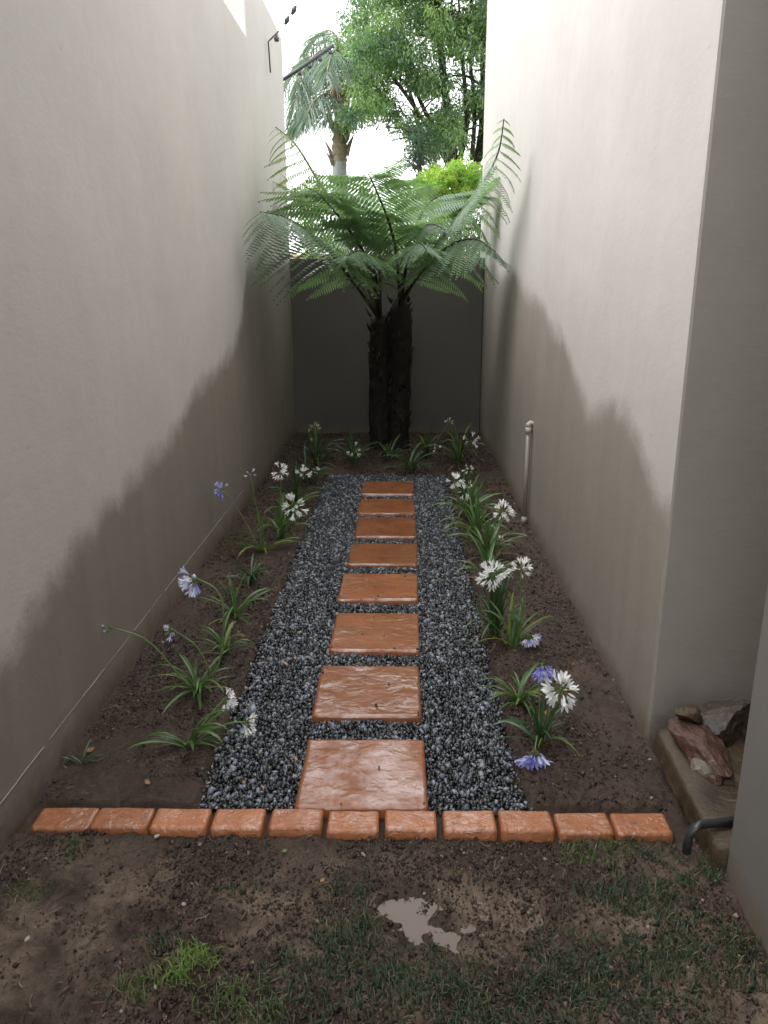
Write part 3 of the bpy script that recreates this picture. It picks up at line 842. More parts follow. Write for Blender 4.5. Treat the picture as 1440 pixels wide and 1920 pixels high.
agapanthus('leafy agapanthus with one large round white head low over the gravel', (529, 1012), 22, .30, {'arch': .7, 'up': .3}, 'g',
    [dict(px=(552, 950), dy=-.05, c=[(536, 985)], n=17, mix=WH, r=.105, axis=(.1, -.9, .5), spread=1.75, droop=.1, open=.55),
     dict(px=(526, 884), dy=.02, c=[(526, 960), (527, 920)], n=13, mix=WH, r=.075, axis=(0, -.3, 1), spread=1.8, droop=.35, open=.7)], seed=7)
agapanthus('agapanthus in left bed, upright leaves, small white head near the shade', (556, 945), 20, .34, {'arch': .5, 'up': .5}, 'd',
    [dict(px=(568, 888), c=[(560, 920)], n=12, mix=WH, r=.085, axis=(.2, -.2, 1), spread=1.8, droop=.25, open=.6)], seed=8)
agapanthus('shaded agapanthus at the left wall foot with yellowish bud heads', (592, 872), 22, .42, {'arch': .6, 'up': .4}, 'd',
    [dict(px=(590, 803), c=[(591, 840)], n=14, mix=[('cream', .8), ('white', .2)], r=.085, axis=(0, 0, 1), spread=1.5, droop=.1, open=.3),
     dict(px=(584, 829), dy=-.1, n=5, mix=[('cream', 1)], r=.06, axis=(0, 0, 1), spread=.9, droop=0)], seed=9)
agapanthus('small leafy agapanthus between the round white head and the wall, left bed', (545, 978), 16, .30, {'arch': .6, 'up': .4}, 'g', seed=31)
agapanthus('agapanthus with a tiny white tuft at the far left corner of the gravel', (578, 908), 18, .34, {'arch': .6, 'up': .4}, 'd',
    [dict(px=(590, 884), n=7, mix=WH, r=.06, axis=(0, -.2, 1), spread=1.5, droop=.3, open=.5)], seed=32)
# ---- back row under the fern
agapanthus('shaded agapanthus left of the fern trunk with a hanging white flower head', (662, 872), 18, .38, {'arch': .6, 'up': .4}, 'd',
    [dict(px=(663, 843), n=10, mix=WH, r=.10, axis=(0, -.3, .4), spread=1.6, droop=.8, open=.7), dict(px=(648, 825), n=4, mix=BUD, r=.05, spread=.8)], seed=10)
agapanthus('dim flowerless agapanthus directly in front of the fern trunk', (728, 862), 16, .36, {'arch': .7, 'flat': .3}, 'd', seed=11)
agapanthus('dim agapanthus clump at the head of the path, right of the fern trunk', (772, 885), 17, .36, {'arch': .8, 'flat': .2}, 'd', seed=12)
agapanthus('shaded agapanthus below the back wall with a tall single bud stalk', (800, 858), 14, .40, {'arch': .6, 'up': .4}, 'd', [dict(px=(842, 791), dy=.1, n=11, mix=[('white', .4), ('cream', .6)], r=.07, spread=1.5, open=.3)], seed=13)
agapanthus('shaded agapanthus in the right back corner with few scattered white florets', (860, 872), 18, .42, {'arch': .5, 'up': .5}, 'd',
    [dict(px=(884, 826), n=7, mix=[('white', 1)], r=.11, spread=2.0, droop=.4, open=.7), dict(px=(820, 840), n=6, mix=[('white', .6), ('cream', .4)], r=.06, spread=1.6)], seed=14)
# ---- right bed, back to front
agapanthus('agapanthus in right bed beside the far slabs with two small white heads', (880, 975), 30, .36, {'arch': .55, 'up': .45}, 'g',
    [dict(px=(852, 903), c=[(860, 940)], n=13, mix=WH, r=.085, axis=(0, -.2, 1), spread=1.8, droop=.45, open=.65),
     dict(px=(871, 920), c=[(874, 945)], n=9, mix=WH, r=.085, axis=(0, -.3, .6), spread=1.5, droop=.7, open=.6), dict(px=(882, 912), n=3, mix=[('cream', 1)], r=.06, spread=.6, droop=0)], seed=15)
agapanthus('agapanthus with a tall straight stalk and starry white head near the pipe', (912, 1045), 26, .34, {'arch': .5, 'up': .3, 'flat': .2}, 'g',
    [dict(px=(943, 960), dy=-.02, c=[(925, 1040), (934, 1000)], n=20, mix=WH, r=.085, axis=(.1, -.6, .7), spread=1.8, droop=.25, open=.7),
     dict(px=(924, 994), n=6, mix=[('white', .7), ('cream', .3)], r=.035, axis=(0, 0, 1), spread=.9, droop=0, open=.2), dict(px=(937, 1014), dy=-.08, n=9, mix=[('cream', .9), ('white', .1)], r=.045, axis=(0, 0, 1), spread=1.2, droop=0)], seed=16)
agapanthus('agapanthus at the far right corner of the gravel with one small white head', (868, 935), 20, .32, {'arch': .5, 'up': .5}, 'd',
    [dict(px=(878, 880), n=8, mix=WH, r=.06, axis=(0, -.2, 1), spread=1.6, droop=.4, open=.6)], seed=33)
agapanthus('flowerless grassy agapanthus crowded between two white flowered ones, right gravel edge', (893, 1012), 26, .34, {'arch': .5, 'up': .5}, 'g', yel=.12, seed=34)
agapanthus('low flowerless agapanthus just behind the fullest white flower head', (915, 1098), 18, .30, {'arch': .6, 'up': .4}, 'g', seed=35)
agapanthus('tall dark-leaved agapanthus with the fullest white head, right of the gravel', (928, 1192), 22, .34, {'up': .75, 'arch': .25}, 'd',
    [dict(px=(922, 1078), dy=-.04, c=[(926, 1130)], n=24, mix=WH, r=.088, axis=(0, -.75, .65), spread=1.9, droop=.2, open=.8)], seed=17)
agapanthus('sparse agapanthus with drooping pale blue head and thin white topped stalk', (962, 1212), 15, .30, {'up': .4, 'flat': .4, 'arch': .2}, 'g',
    [dict(px=(977, 1068), c=[(978, 1160), (976, 1110)], n=17, mix=[('white', .75), ('cream', .25)], r=.075, axis=(.1, -.3, 1), spread=1.75, droop=.2, open=.6, th=.7),
     dict(px=(967, 1139), c=[(965, 1180)], n=4, mix=[('cream', 1)], r=.022, axis=(0, 0, 1), spread=.6, droop=0, th=.8),
     dict(px=(990, 1190), dy=-.04, c=[(978, 1200)], n=15, mix=PB, r=.075, axis=(.2, -.3, -.2), spread=1.5, droop=.7, open=.6)], az=[(0, 60), (50, 40), (180, 50), (110, 40)], yel=.15, seed=18)
agapanthus('flowerless agapanthus with yellow green leaves, lower right bed', (974, 1318), 20, .21, {'arch': .75, 'flat': .25}, 'g', az=[(180, 60), (250, 60), (340, 60), (90, 40)], yel=.3, seed=19)
agapanthus('front right agapanthus with large white head, blue heads above and below', (1012, 1395), 20, .25, {'up': .45, 'arch': .35, 'flat': .2}, 'd',
    [dict(px=(1052, 1292), dy=.02, c=[(1026, 1375), (1042, 1325)], n=27, mix=WH, r=.096, axis=(.2, -.55, .75), spread=1.9, droop=.34, open=.5),
     dict(px=(1016, 1246), dy=.10, c=[(1012, 1350), (1012, 1290)], n=11, mix=[('blue', .8), ('pale', .2)], r=.075, axis=(0, -.2, .1), spread=1.0, droop=.9, open=.6, th=.7),
     dict(px=(1003, 1404), dy=-.10, c=[(1008, 1380)], n=22, mix=[('pale', .5), ('blue', .5)], r=.095, axis=(-.05, -.5, -.5), spread=1.45, droop=.6, open=.55)], seed=20)
weed = agapanthus('small limp weed of trailing grass at the left wall by the bricks', (150, 1432), 7, .10, 'flat', 'd', az=[(0, 40), (60, 40), (200, 40)], seed=21)
weed.name = 'weed'; weed['category'] = 'weed'; del weed['group']

# fallen leaves and pebbles lying on the soil
M_dead = simple('dead_leaf', (.27, .14, .06), .5, .35, 60)
M_peb = simple('pale_pebble', (.42, .37, .31), .6, .25, 80, .3)
def curled_leaf(px, py, s, label, mat=None, rz=0):
    b = on_z(px, py); z = float(height(b[0], b[1]))+.006
    n = 6; V = []; F = []
    for i in range(n+1):
        t_ = i/n; w = math.sin(math.pi*min(1, t_*1.02+.02))**.8*.32
        for sg in (-1, 0, 1): V.append(((t_-.5), sg*w, .25*(t_-.5)**2+abs(sg)*.12+.02*math.sin(7*t_)))
    for i in range(n):
        for j in range(2): F.append((3*i+j, 3*i+j+1, 3*i+4+j, 3*i+3+j))
    o = obj('fallen_leaf', np_mesh('fallen_leaf', V, F, [mat or M_dead], True), None, (b[0], b[1], z), (.1, -.15, rz), (s, s, s))
    tag(o, label, 'leaf', 'fallen leaves on the soil')
curled_leaf(1024, 1340, .035, 'orange brown fallen leaf beside the front right agapanthus', rz=1.2)
curled_leaf(170, 1412, .04, 'brown fallen leaf at the foot of the left wall', rz=.5)
curled_leaf(277, 1475, .03, 'tan fallen leaf on the soil above the third brick', rz=2.2)
curled_leaf(535, 1600, .022, 'yellowish fallen leaf on the mud below the brick row', M_leafY, rz=.3)
curled_leaf(605, 1655, .02, 'small orange leaf on the mud left of the puddle', rz=.9)
def pebble(px, py, s, label, seed):
    b = on_z(px, py); z = float(height(b[0], b[1]))+s*.18
    rng = np.random.default_rng(seed)
    V, F = stones(np.array([[0, 0, 0.]]), np.array([s]), rng, .12, (1.3, 1, .6))
    o = obj('pebble', np_mesh('pebble', V, F, [M_peb], True), None, (b[0], b[1], z)); tag(o, label, 'stone', 'loose pebbles on the mud')
pebble(294, 1570, .024, 'pale pebble on the mud just below the third brick', 1)
pebble(52, 1766, .020, 'tan pebble on bare mud near the left edge of the picture', 2)
pebble(345, 1700, .018, 'tan pebble above the bright grass tuft', 3)
pebble(682, 1603, .018, 'cream pebble below the seventh brick', 4)
pebble(292, 1851, .012, 'tiny white pebble between two bright grass tufts', 5)

# ------------------------------------------------------------------ tree fern
M_trunk = None
def trunk_mat(name, lo, hi, scale=18, stretch=.25):
    t = NT(name); P = t.pos()
    a = t.noise(t.scaled(P, (1, 1, stretch)), scale, 7, .7); b = t.noise(P, scale*5, 5, .7)
    c = t.mix(t.ramp(a, [(.3, 0), (.7, 1)]), lo, hi)
    n = t.bump(a, .9, .03); n = t.bump(b, .7, .008, n)
    return t.set(c, .75, .3, n)
M_trunk = trunk_mat('fern_trunk_fibre', (.006, .005, .004), (.026, .019, .014), 22)
M_rachis = simple('fern_stalk', (.035, .026, .014), .45, .4, 40, .2)
M_rachis2 = simple('fern_stalk_green', (.10, .12, .035), .45, .3, 40)
M_fern = leafmat('fern_leaf', (.170, .245, .165), .26, .42, False, .35, 5)
M_fernY = leafmat('fern_leaf_young', (.20, .27, .07), .4, .35, False, .25, 5)

def pinna_arrays(droop, seed, npin=20, wid=.135):
    """a pinna of unit length along +x, pinnules to both sides in y, normal +z"""
    rng = np.random.default_rng(seed)
    V = []; F = []
    def mid(s): return np.array([s*(1-.10*droop*s), 0, -droop*.36*s*s])
    def add(v, f):
        k = len(V); V.extend(v); F.extend([tuple(i+k for i in g) for g in f])
    for i in range(5):
        a, b = mid(i/5), mid((i+1)/5); r = .006*(1-i/6)
        add([a+(0, -r, .003), a+(0, r, .003), b+(0, r, .003), b+(0, -r, .003)], [(0, 1, 2, 3)])
    for i in range(npin):
        s = .05+.93*i/(npin-1)
        L = wid*np.interp(s, [0, .12, .5, .85, 1], [.65, .95, 1.0, .55, .10])
        for sg in (-1, 1):
            p = mid(s); q = s+L*.28; L2 = L*rng.uniform(.9, 1.08); w = .0315*(1-.3*s)
            tip = mid(min(q, 1.0))+np.array([max(0, q-1.0), sg*L2, -L2*.30+rng.normal()*.006])
            m1 = p*.45+tip*.55+np.array([0, 0, L2*.06])
            add([p+(-w*.5, 0, 0), p+(w*.6, 0, 0), m1+(w*.62, 0, 0), m1+(-w*.55, 0, 0), tip], [(0, 1, 2, 3) if sg > 0 else (3, 2, 1, 0), (3, 2, 4) if sg > 0 else (4, 2, 3)])
    return np.array(V, float), F
PIN = [pinna_arrays(d, 50+i) for i, d in enumerate((.25, .6, 1.0, 1.4))]
PIN_ME = [np_mesh('pinna', v, f, [M_fern], True) for v, f in PIN]
PIN_MEY = [np_mesh('pinna', v, f, [M_fernY], True) for v, f in PIN]

FB = on_z(728, 826); FERN_Y = 8.35
fern = thing('tree_fern', 'tree fern with twin dark trunks and a wide crown in front of the back wall', 'tree fern', (FB[0], FERN_Y, 0))
FO = np.array(fern.location)
def fern_trunk(px0, px1, ytop, seed, dy):
    base = on_y(px0, 815, FERN_Y+dy); base[2] = -.05
    top = on_y(px1, ytop, FERN_Y+dy)
    n = 90; m = 34; V = []
    for i in range(n):
        t_ = i/(n-1); c = base*(1-t_)+top*t_; c = c+np.array([.012*math.sin(5*t_+seed), .01*math.cos(4*t_+seed), 0])
        r0 = np.interp(t_, [0, .08, .5, .8, .94, 1], [.128, .112, .105, .120, .105, .045])
        a = np.arange(m)*2*math.pi/m
        rr = r0*(1+.20*fbm(a*2.2/1.0+seed*9, np.full(m, t_*16), seed, 3)+.16*fbm(np.cos(a)*5+seed, np.sin(a)*5+t_*34, seed+2, 2))
        V.append(np.stack([c[0]+rr*np.cos(a), c[1]+rr*np.sin(a), np.full(m, c[2])+.012*fbm(a*3, np.full(m, t_*30), seed+8, 2)], 1))
    V = np.concatenate(V)-FO
    F = [(i*m+j, i*m+(j+1) % m, (i+1)*m+(j+1) % m, (i+1)*m+j) for i in range(n-1) for j in range(m)]
    F.append(tuple(range((n-1)*m, n*m)))
    tr = obj('trunk', np_mesh('trunk', V, F, [M_trunk], True), fern)
    # stubs of old fronds
    rr = random.Random(seed)
    for k in range(54):
        t_ = rr.uniform(.35, 1.0) if k < 44 else rr.uniform(.1, .35); a = rr.uniform(0, 6.28); c = base*(1-t_)+top*t_
        d = np.array([math.cos(a), math.sin(a), 0]); L = rr.uniform(.03, .10)
        p = c+d*.095
        mb = MB(); mb.tube(np.array([p, p+d*L*.35+(0, 0, L*.5), p+d*L*.55+(0, 0, L)])-FO, [.015, .011, .006], 5)
        obj('frond_stub', mb.mesh('frond_stub', [M_trunk if k % 3 else M_rachis], True), tr)
    return base, top
T1 = fern_trunk(714, 712, 590, 3, 0.03)
T2 = fern_trunk(748, 751, 560, 5, -.02)
C1, C2 = T1[1], T2[1]

PINCOUNT = [0]
def frond(ctrl, Lmax, npair, young=False, as_parts=True, start=.30, roll=0.0, droop=1, width=1.0, lean=.95, hang=.15):
    """ctrl: (px,py,Y) points of the stalk from the crown outward (first may be a 3-D point)"""
    P = [np.array(c, float) if len(c) == 3 and not isinstance(c, tuple) else on_y(*c) for c in ctrl]
    for p in P:
        p[0] = min(max(p[0], XL+.05), XR-.05)
    cv = bez(P, 60)
    cv[:, 0] = np.clip(cv[:, 0], XL+.03, XR-.03)
    T = np.gradient(cv, axis=0); T /= np.linalg.norm(T, axis=1)[:, None]
    mb = MB(); mb.tube(cv[::2]-FO, np.concatenate([[.030, .027, .023, .020], np.linspace(.018, .004, 26)]), 6)
    fr = obj('frond', mb.mesh('frond', [M_rachis2 if young else M_rachis], True), fern)
    rr = random.Random(int(abs(cv[-1][0]*1000+cv[-1][2]*777)))
    join = ([], [])
    for k in range(npair):
        u = start+(1-start)*(k+.4)/npair
        f = u*59; i = int(f); p = cv[i]*(1-(f-i))+cv[min(i+1, 59)]*(f-i)
        t_ = T[i]
        side = np.cross(t_, (0, 0, 1)); sn = np.linalg.norm(side); side = side/sn if sn > .15 else np.array([1.0, 0, 0])
        nrm = np.cross(side, t_); nrm /= np.linalg.norm(nrm)
        if roll: side, nrm = side*math.cos(roll)+nrm*math.sin(roll), nrm*math.cos(roll)-side*math.sin(roll)
        s = (u-start)/(1-start)
        L = Lmax*np.interp(s, [0, .15, .45, .75, .92, 1], [.60, .88, 1.0, .68, .34, .12])
        ang = lean*(1-.35*s)          # angle from the stalk
        for sg in (-1, 1):
            d = side*sg*math.sin(ang)+t_*math.cos(ang)+nrm*rr.uniform(-.03, .10)
            d = d+np.array([0, 0, -hang*droop]); d /= np.linalg.norm(d)
            zz = nrm-d*np.dot(nrm, d); zz /= np.linalg.norm(zz)
            yy = np.cross(zz, d)
            L_ = L*rr.uniform(.9, 1.08)
            # keep the tips inside the two walls: fronds bend back where they meet plaster
            ex = p[0]+d[0]*L_*.95
            if ex < XL+.02 or ex > XR-.02:
                lim = (XL+.03 if ex < XL+.02 else XR-.03); dx = (lim-p[0])/(L_*.95)
                d = np.array([dx, d[1]-.25, d[2]]); rem = math.sqrt(max(.05, 1-dx*dx)); yzn = math.hypot(d[1], d[2]); d = np.array([dx, d[1]/yzn*rem, d[2]/yzn*rem])
                zz = nrm-d*np.dot(nrm, d); zz /= np.linalg.norm(zz)+1e-9; yy = np.cross(zz, d)
            vi = min(3, max(0, int(droop*1.3+rr.uniform(-.7, 1.2))))
            M = Matrix(((d[0], yy[0], zz[0]), (d[1], yy[1], zz[1]), (d[2], yy[2], zz[2]))).to_4x4()
            if as_parts and PINCOUNT[0] < 300:
                PINCOUNT[0] += 1
                o = bpy.data.objects.new('pinna', (PIN_MEY if young else PIN_ME)[vi]); COL.objects.link(o)
                o.parent = fr
                o.matrix_basis = Matrix.Translation(Vector(p-FO))@M@Matrix.Diagonal((L_, L_*width, L_, 1))
            else:
                v, fc = PIN[vi]; W = (v*np.array([L_, L_*width, L_]))@np.array(M.to_3x3()).T+p-FO
                b = len(join[0])
                join[0].extend(W.tolist()); join[1].extend([tuple(i+b for i in g) for g in fc])
    if join[0]:
        obj('pinnae', np_mesh('pinnae', np.array(join[0]), join[1], [M_fernY if young else M_fern], True), fr, kind='stuff')
    return fr
c1 = np.array(C1)+(0, 0, -.03); c2 = np.array(C2)+(0, 0, -.03)
# big ones first: they carry separate pinnae
frond([c1, (650, 512, 8.0), (602, 455, 7.3), (540, 410, 6.6), (484, 396, 6.1)], .84, 17, droop=1.0, start=.20, hang=.50, lean=1.22, width=1.1)   # left, low, reaching the wall
frond([c2, (742, 470, 8.1), (727, 410, 7.7), (700, 345, 7.3), (688, 322, 7.0)], .84, 17, droop=.9, start=.12, hang=.1)                 # centre
frond([c2, (800, 485, 8.0), (848, 420, 7.5), (893, 362, 7.0), (932, 292, 6.4), (946, 216, 6.1)], .50, 21, droop=1.3, start=.20, hang=.6, width=1.15)  # right, up the wall
frond([c1, (690, 490, 8.1), (640, 412, 7.7), (600, 366, 7.3), (572, 350, 6.9)], .74, 15, droop=1.0, start=.20, hang=.15)  # upper left
frond([c2, (790, 510, 7.9), (842, 462, 7.4), (890, 448, 6.9), (932, 474, 6.5)], .60, 15, droop=1.0, start=.16, hang=.50, lean=1.2)   # right, low
frond([c2, (762, 500, 7.9), (775, 466, 7.4), (788, 456, 7.0), (800, 468, 6.7)], .52, 13, droop=1.2, start=.14, hang=.2)                 # towards the camera
frond([c1, (705, 520, 7.9), (692, 486, 7.4), (672, 470, 6.9), (650, 480, 6.5)], .52, 13, droop=1.3, start=.18, hang=.2)                  # towards the camera, left
frond([c2, (815, 470, 8.5), (868, 405, 8.5), (905, 372, 8.3), (925, 372, 8.0)], .62, 14, droop=1.0, start=.2)                  # right, behind
frond([c1, (660, 470, 8.6), (600, 405, 8.7), (560, 375, 8.5), (548, 385, 8.2)], .58, 13, droop=1.1, start=.25)
# behind and half hidden
frond([c2, (770, 450, 8.8), (800, 385, 9.1), (835, 365, 9.3), (862, 375, 9.3)], 0.67, 12, as_parts=False, start=.2)
frond([c1, (700, 450, 8.9), (672, 385, 9.2), (645, 360, 9.4), (615, 362, 9.4)], 0.67, 12, as_parts=False, start=.2)
frond([c2, (745, 460, 9.0), (745, 400, 9.5), (750, 375, 10.0), (757, 370, 10.4)], 0.67, 12, as_parts=False, start=.2)
frond([c1, (712, 480, 8.2), (705, 432, 8.0), (690, 400, 7.8), (668, 392, 7.6)], 0.60, 12, as_parts=False, start=.18, hang=.2)
frond([c2, (760, 470, 8.2), (790, 430, 7.8), (812, 420, 7.4), (836, 432, 7.1)], 0.54, 12, as_parts=False, start=.18, hang=.2)
frond([c1, (650, 420, 8.2), (600, 345, 7.9), (555, 272, 7.4), (514, 236, 7.0)], 0.43, 12, young=True, as_parts=False, start=.36, droop=1.2, hang=.55)   # young yellow frond, edge on

# ------------------------------------------------------------------ pipe on the right wall
M_pvc = simple('painted_pipe', (.24, .21, .18), .45, .15, 25)
pb_ = on_x(983, 972, XR-.03); pt_ = on_x(996, 806, XR-.03)
pipe = thing('wall_pipe', 'thin upright beige drain pipe with elbow standing against the right wall', 'pipe', (XR-.03, pb_[1], 0))
zt = pt_[2]
mb = MB(); mb.tube([(0, 0, -.05), (0, 0, zt-.02)], .0165, 14); obj('pipe_shaft', mb.mesh('pipe_shaft', [M_pvc], True), pipe)
mb = MB(); mb.tube([(0, 0, zt-.045), (0, 0, zt+.0)], .023, 16); mb.tube([(0, 0, zt-.005), (0, 0, zt+.02), (.012, 0, zt+.028), (.06, 0, zt+.028)], .022, 14)
obj('pipe_elbow', mb.mesh('pipe_elbow', [simple('pvc_pale', (.36, .325, .285), .4, .1, 30)], True), pipe)
mb = MB(); mb.tube([(0, 0, -.01), (0, 0, .05)], .021, 14); obj('pipe_socket', mb.mesh('pipe_socket', [simple('pvc_grey', (.33, .30, .26), .45, .2, 30)], True), pipe)

# ------------------------------------------------------------------ rocks and stone slab in the niche
def rock_mesh(name, size, seed, cuts, mat, rough=.10):
    import bmesh
    bm = bmesh.new(); bmesh.ops.create_icosphere(bm, subdivisions=4, radius=1.0)
    rng = np.random.default_rng(seed)
    V = np.array([v.co for v in bm.verts])
    for _ in range(cuts):
        n = rng.normal(size=3); n /= np.linalg.norm(n); h = rng.uniform(.50, .85)
        d = V@n-h; V = V-np.outer(np.clip(d, 0, None), n)*.97
    V = V*(1+rough*(fbm(V[:, 0]*3+seed, V[:, 1]*3+V[:, 2]*2, seed, 4)[:, None]))
    V = V+.035*fbm(V[:, 1]*9+V[:, 0]*3, V[:, 2]*9, seed+4, 3)[:, None]*V
    V = V*np.array(size)
    for v, c in zip(bm.verts, V): v.co = c
    me = bpy.data.meshes.new(name); bm.to_mesh(me); bm.free(); me.materials.append(mat)
    return me
def stone_mat(name, lo, hi, vein, rough=(.25, .6)):
    t = NT(name); P = t.pos(); a = t.noise(P, 7, 8, .68); b = t.noise(P, 40, 6, .7); v = t.noise(t.scaled(P, (2, 9, 5)), 3, 6, .6, 1.2)
    c = t.mix(t.ramp(a, [(.3, 0), (.7, 1)]), lo, hi); c = t.mix(t.ramp(v, [(.58, 0), (.68, .75)]), c, vein)
    c = t.mix(t.ramp(b, [(.55, 0), (.75, .5)]), c, tuple(x*.5 for x in lo))
    n = t.bump(b, .6, .01); n = t.bump(a, .5, .03, n)
    return t.set(c, t.ramp(a, [(.3, rough[0]), (.7, rough[1])]), .5, n)
M_rockR = stone_mat('red_rock', (.055, .026, .019), (.125, .062, .045), (.26, .19, .16))
M_rockG = stone_mat('grey_rock', (.036, .028, .022), (.085, .066, .052), (.16, .125, .10))
M_sand = stone_mat('sandstone', (.030, .020, .011), (.082, .054, .027), (.15, .11, .06))
def place(me, name, px, py, Y, label, rot=(0, 0, 0), cat='rock', g='rocks piled in the wall gap'):
    p = on_y(px, py, Y); o = obj(name, me, None, p, rot); return tag(o, label, cat, g)
place(rock_mesh('rock', (.085, .215, .105), 12, 14, M_rockR, .22), 'rock', 1316, 1408, 2.36, 'big wet reddish rock lying across the stone slab in the wall gap', (.42, -.25, .28))
place(rock_mesh('rock', (.16, .13, .11), 23, 12, M_rockG, .2), 'rock', 1352, 1358, 2.50, 'dull grey boulder behind the red rock in the wall gap', (.3, .1, .5))
place(rock_mesh('rock', (.055, .05, .045), 31, 9, M_sand), 'rock', 1293, 1338, 2.45, 'small tan stone wedged on top between the red and grey rocks', (.3, .5, .2))
place(rock_mesh('rock', (.035, .045, .024), 37, 9, simple('pale_rock', (.15, .13, .105), .5, .25, 30, .4)), 'rock', 1312, 1440, 2.16, 'small pale stone under the lower end of the red rock', (.2, .3, .8))
# thick stone plank
def plank():
    a = on_z(1231, 1368, .16); b = on_z(1345, 1590, .10)
    n = 26; w = .34
    d = (b-a); L = np.linalg.norm(d[:2]); t_ = np.array([d[0]/L, d[1]/L, 0]); s = np.array([-t_[1], t_[0], 0])
    if s[0] < 0: s = -s
    V = []; F = []
    for i in range(n):
        u = i/(n-1); c = a*(1-u)+b*u
        e = .010*fbm(u*9, 0.3, 5, 3); e2 = .016*fbm(u*11, 4.3, 6, 3)
        ztop = c[2]+.006*fbm(u*7, 1.3, 9, 3)
        for (off, dz) in ((-.004+e2, -.085), (.004+e2*.8, -.045), (e, -.010), (.010+e, 0.0), (w*.35, .006*fbm(u*8, 8.8, 3, 3)), (w*.7, .008*fbm(u*8, 2.8, 4, 3)), (w, -.004), (w, -.085)):
            p = c+s*off; V.append((p[0], p[1], ztop+dz))
    m = 8
    for i in range(n-1):
        for j in range(m-1): F.append((i*m+j, (i+1)*m+j, (i+1)*m+j+1, i*m+j+1))
    F.append(tuple(range(m))); F.append(tuple(range((n-1)*m, n*m))[::-1])
    o = obj('stone_plank', np_mesh('stone_plank', V, F, [M_sand], False)); tag(o, 'long flat sandstone slab tilted in the wall gap under the rocks', 'stone slab')
    for k, (u, z) in enumerate(((.15, .045), (.62, .03))):
        c = a*(1-u)+b*u+s*.16
        me = rock_mesh('rock', (.12, .09, c[2]*.5-.02), 60+k, 9, M_rockG); oo = obj('rock', me, None, (c[0], c[1], (c[2]-.085)*.5))
        tag(oo, ['grey support stone under the far end of the sandstone slab', 'grey support stone under the near end of the sandstone slab'][k], 'rock', 'rocks piled in the wall gap')
plank()
g0 = on_y(1296, 1552, 2.0); g1 = on_y(1350, 1548, 2.03)
mb = MB(); mb.tube([g0+(-.004, 0, -.09), g0+(-.004, 0, -.02), g0+(.012, 0, .004), g0+(.03, .003, .010), g1+(.1, .02, .01)], .0135, 14)
tag(obj('drain_pipe', mb.mesh('drain_pipe', [simple('grey_plastic', (.035, .038, .04), .35, .2, 30)], True)), 'grey plastic pipe bend poking out of the wall gap beside the last brick', 'pipe')

# ------------------------------------------------------------------ electric fence on the left wall
M_steel = simple('fence_steel', (.05, .055, .06), .4, .2, 40)
M_insul = simple('insulator', (.06, .065, .08), .4, .2, 40)
def bracket(label, pts, nin, rad=.012):
    base = np.array(pts[0])
    r = thing('fence_bracket', label, 'bracket', tuple(base), 'electric fence brackets')
    mb = MB(); mb.tube(np.array(pts)-base, rad, 8); obj('arm', mb.mesh('arm', [M_steel], True), r)
    p0, p1 = np.array(pts[-2])-base, np.array(pts[-1])-base
    for i in range(nin):
        c = p0+(p1-p0)*((i+.7)/nin)
        mb = MB(); mb.tube([c+(0, 0, .0), c+(0, 0, -.03), c+(0, 0, -.035), c+(0, 0, -.065)], [.012, .014, .026, .020], 8); obj('insulator', mb.mesh('insulator', [M_insul], True), r)
    return np.array(pts[-1])
bA = on_x(507, 135, XL+.02); 
bracket('short steel fence bracket with a hooked arm at the end of the long wall', [on_y(507, 136, bA[1]), on_y(503, 78, bA[1]), on_y(507, 74, bA[1]), on_y(523, 58, bA[1])], 1, .007)
bracket('long slanting dark fence bracket with insulators above the short end wall', [on_y(520, 156, YB+.15), on_y(548, 138, YB+.15), on_y(625, 85, YB+.15)], 4, .020)
wm = MB()
for (a, b) in (((523, 60, bA[1]), (575, -20, bA[1]-1.2)),):
    p = on_y(*a); q = on_y(*b); cv = bez([p, (p+q)/2+(0, 0, -.01), q], 8); wm.tube(cv, .0025, 4)
fw = obj('fence_wire', wm.mesh('fence_wire', [M_steel], True)); tag(fw, 'thin electric fence wire with two tensioners rising above the left wall', 'wire')
for k, (a, b) in enumerate(((538, 38), (551, 19))):
    p = on_y(a, b, bA[1]-.4*(k+1)); mb = MB(); mb.tube([p+(-.02, .01, -.03), p, p+(.02, -.01, .03)], [.010, .022, .010], 8); obj('tensioner', mb.mesh('tensioner', [M_insul], True), fw)

# ------------------------------------------------------------------ garden beyond the back wall
def leaf_cloud(centers, radii, per, L, w, rng, hang=.5, flat=.6):
    """many leaf-sized blades spread through clumps; returns verts, quads, clump index"""
    n = len(centers)*per; ci = np.repeat(np.arange(len(centers)), per)
    d = rng.normal(size=(n, 3)); d /= np.linalg.norm(d, axis=1)[:, None]
    r = rng.random(n)**.45
    P = centers[ci]+d*(r*radii[ci])[:, None]*np.array([1, 1, .75])
    ax = d*.8+rng.normal(size=(n, 3))*.55+np.array([0, 0, -hang]); ax /= np.linalg.norm(ax, axis=1)[:, None]
    sd = np.cross(ax, rng.normal(size=(n, 3))); sd /= np.linalg.norm(sd, axis=1)[:, None]
    l = L*rng.uniform(.6, 1.35, n)[:, None]; ww = w*rng.uniform(.7, 1.3, n)[:, None]
    V = np.stack([P, P+ax*l*.5+sd*ww, P+ax*l, P+ax*l*.5-sd*ww], 1).reshape(-1, 3)
    F = (np.arange(n)[:, None]*4+np.arange(4)[None])
    return V, F, np.repeat(ci, 4)
M_bark = trunk_mat('dark_bark', (.025, .020, .016), (.085, .068, .055), 14)
M_bark2 = trunk_mat('palm_bark', (.20, .15, .10), (.48, .40, .30), 20, 1.0)
M_bark3 = trunk_mat('grey_bark', (.30, .30, .31), (.46, .46, .46), 10, 2.5)
M_crown = leafmat('tree_leaf', (1, 1, 1), .45, .5, True, .12, 3)

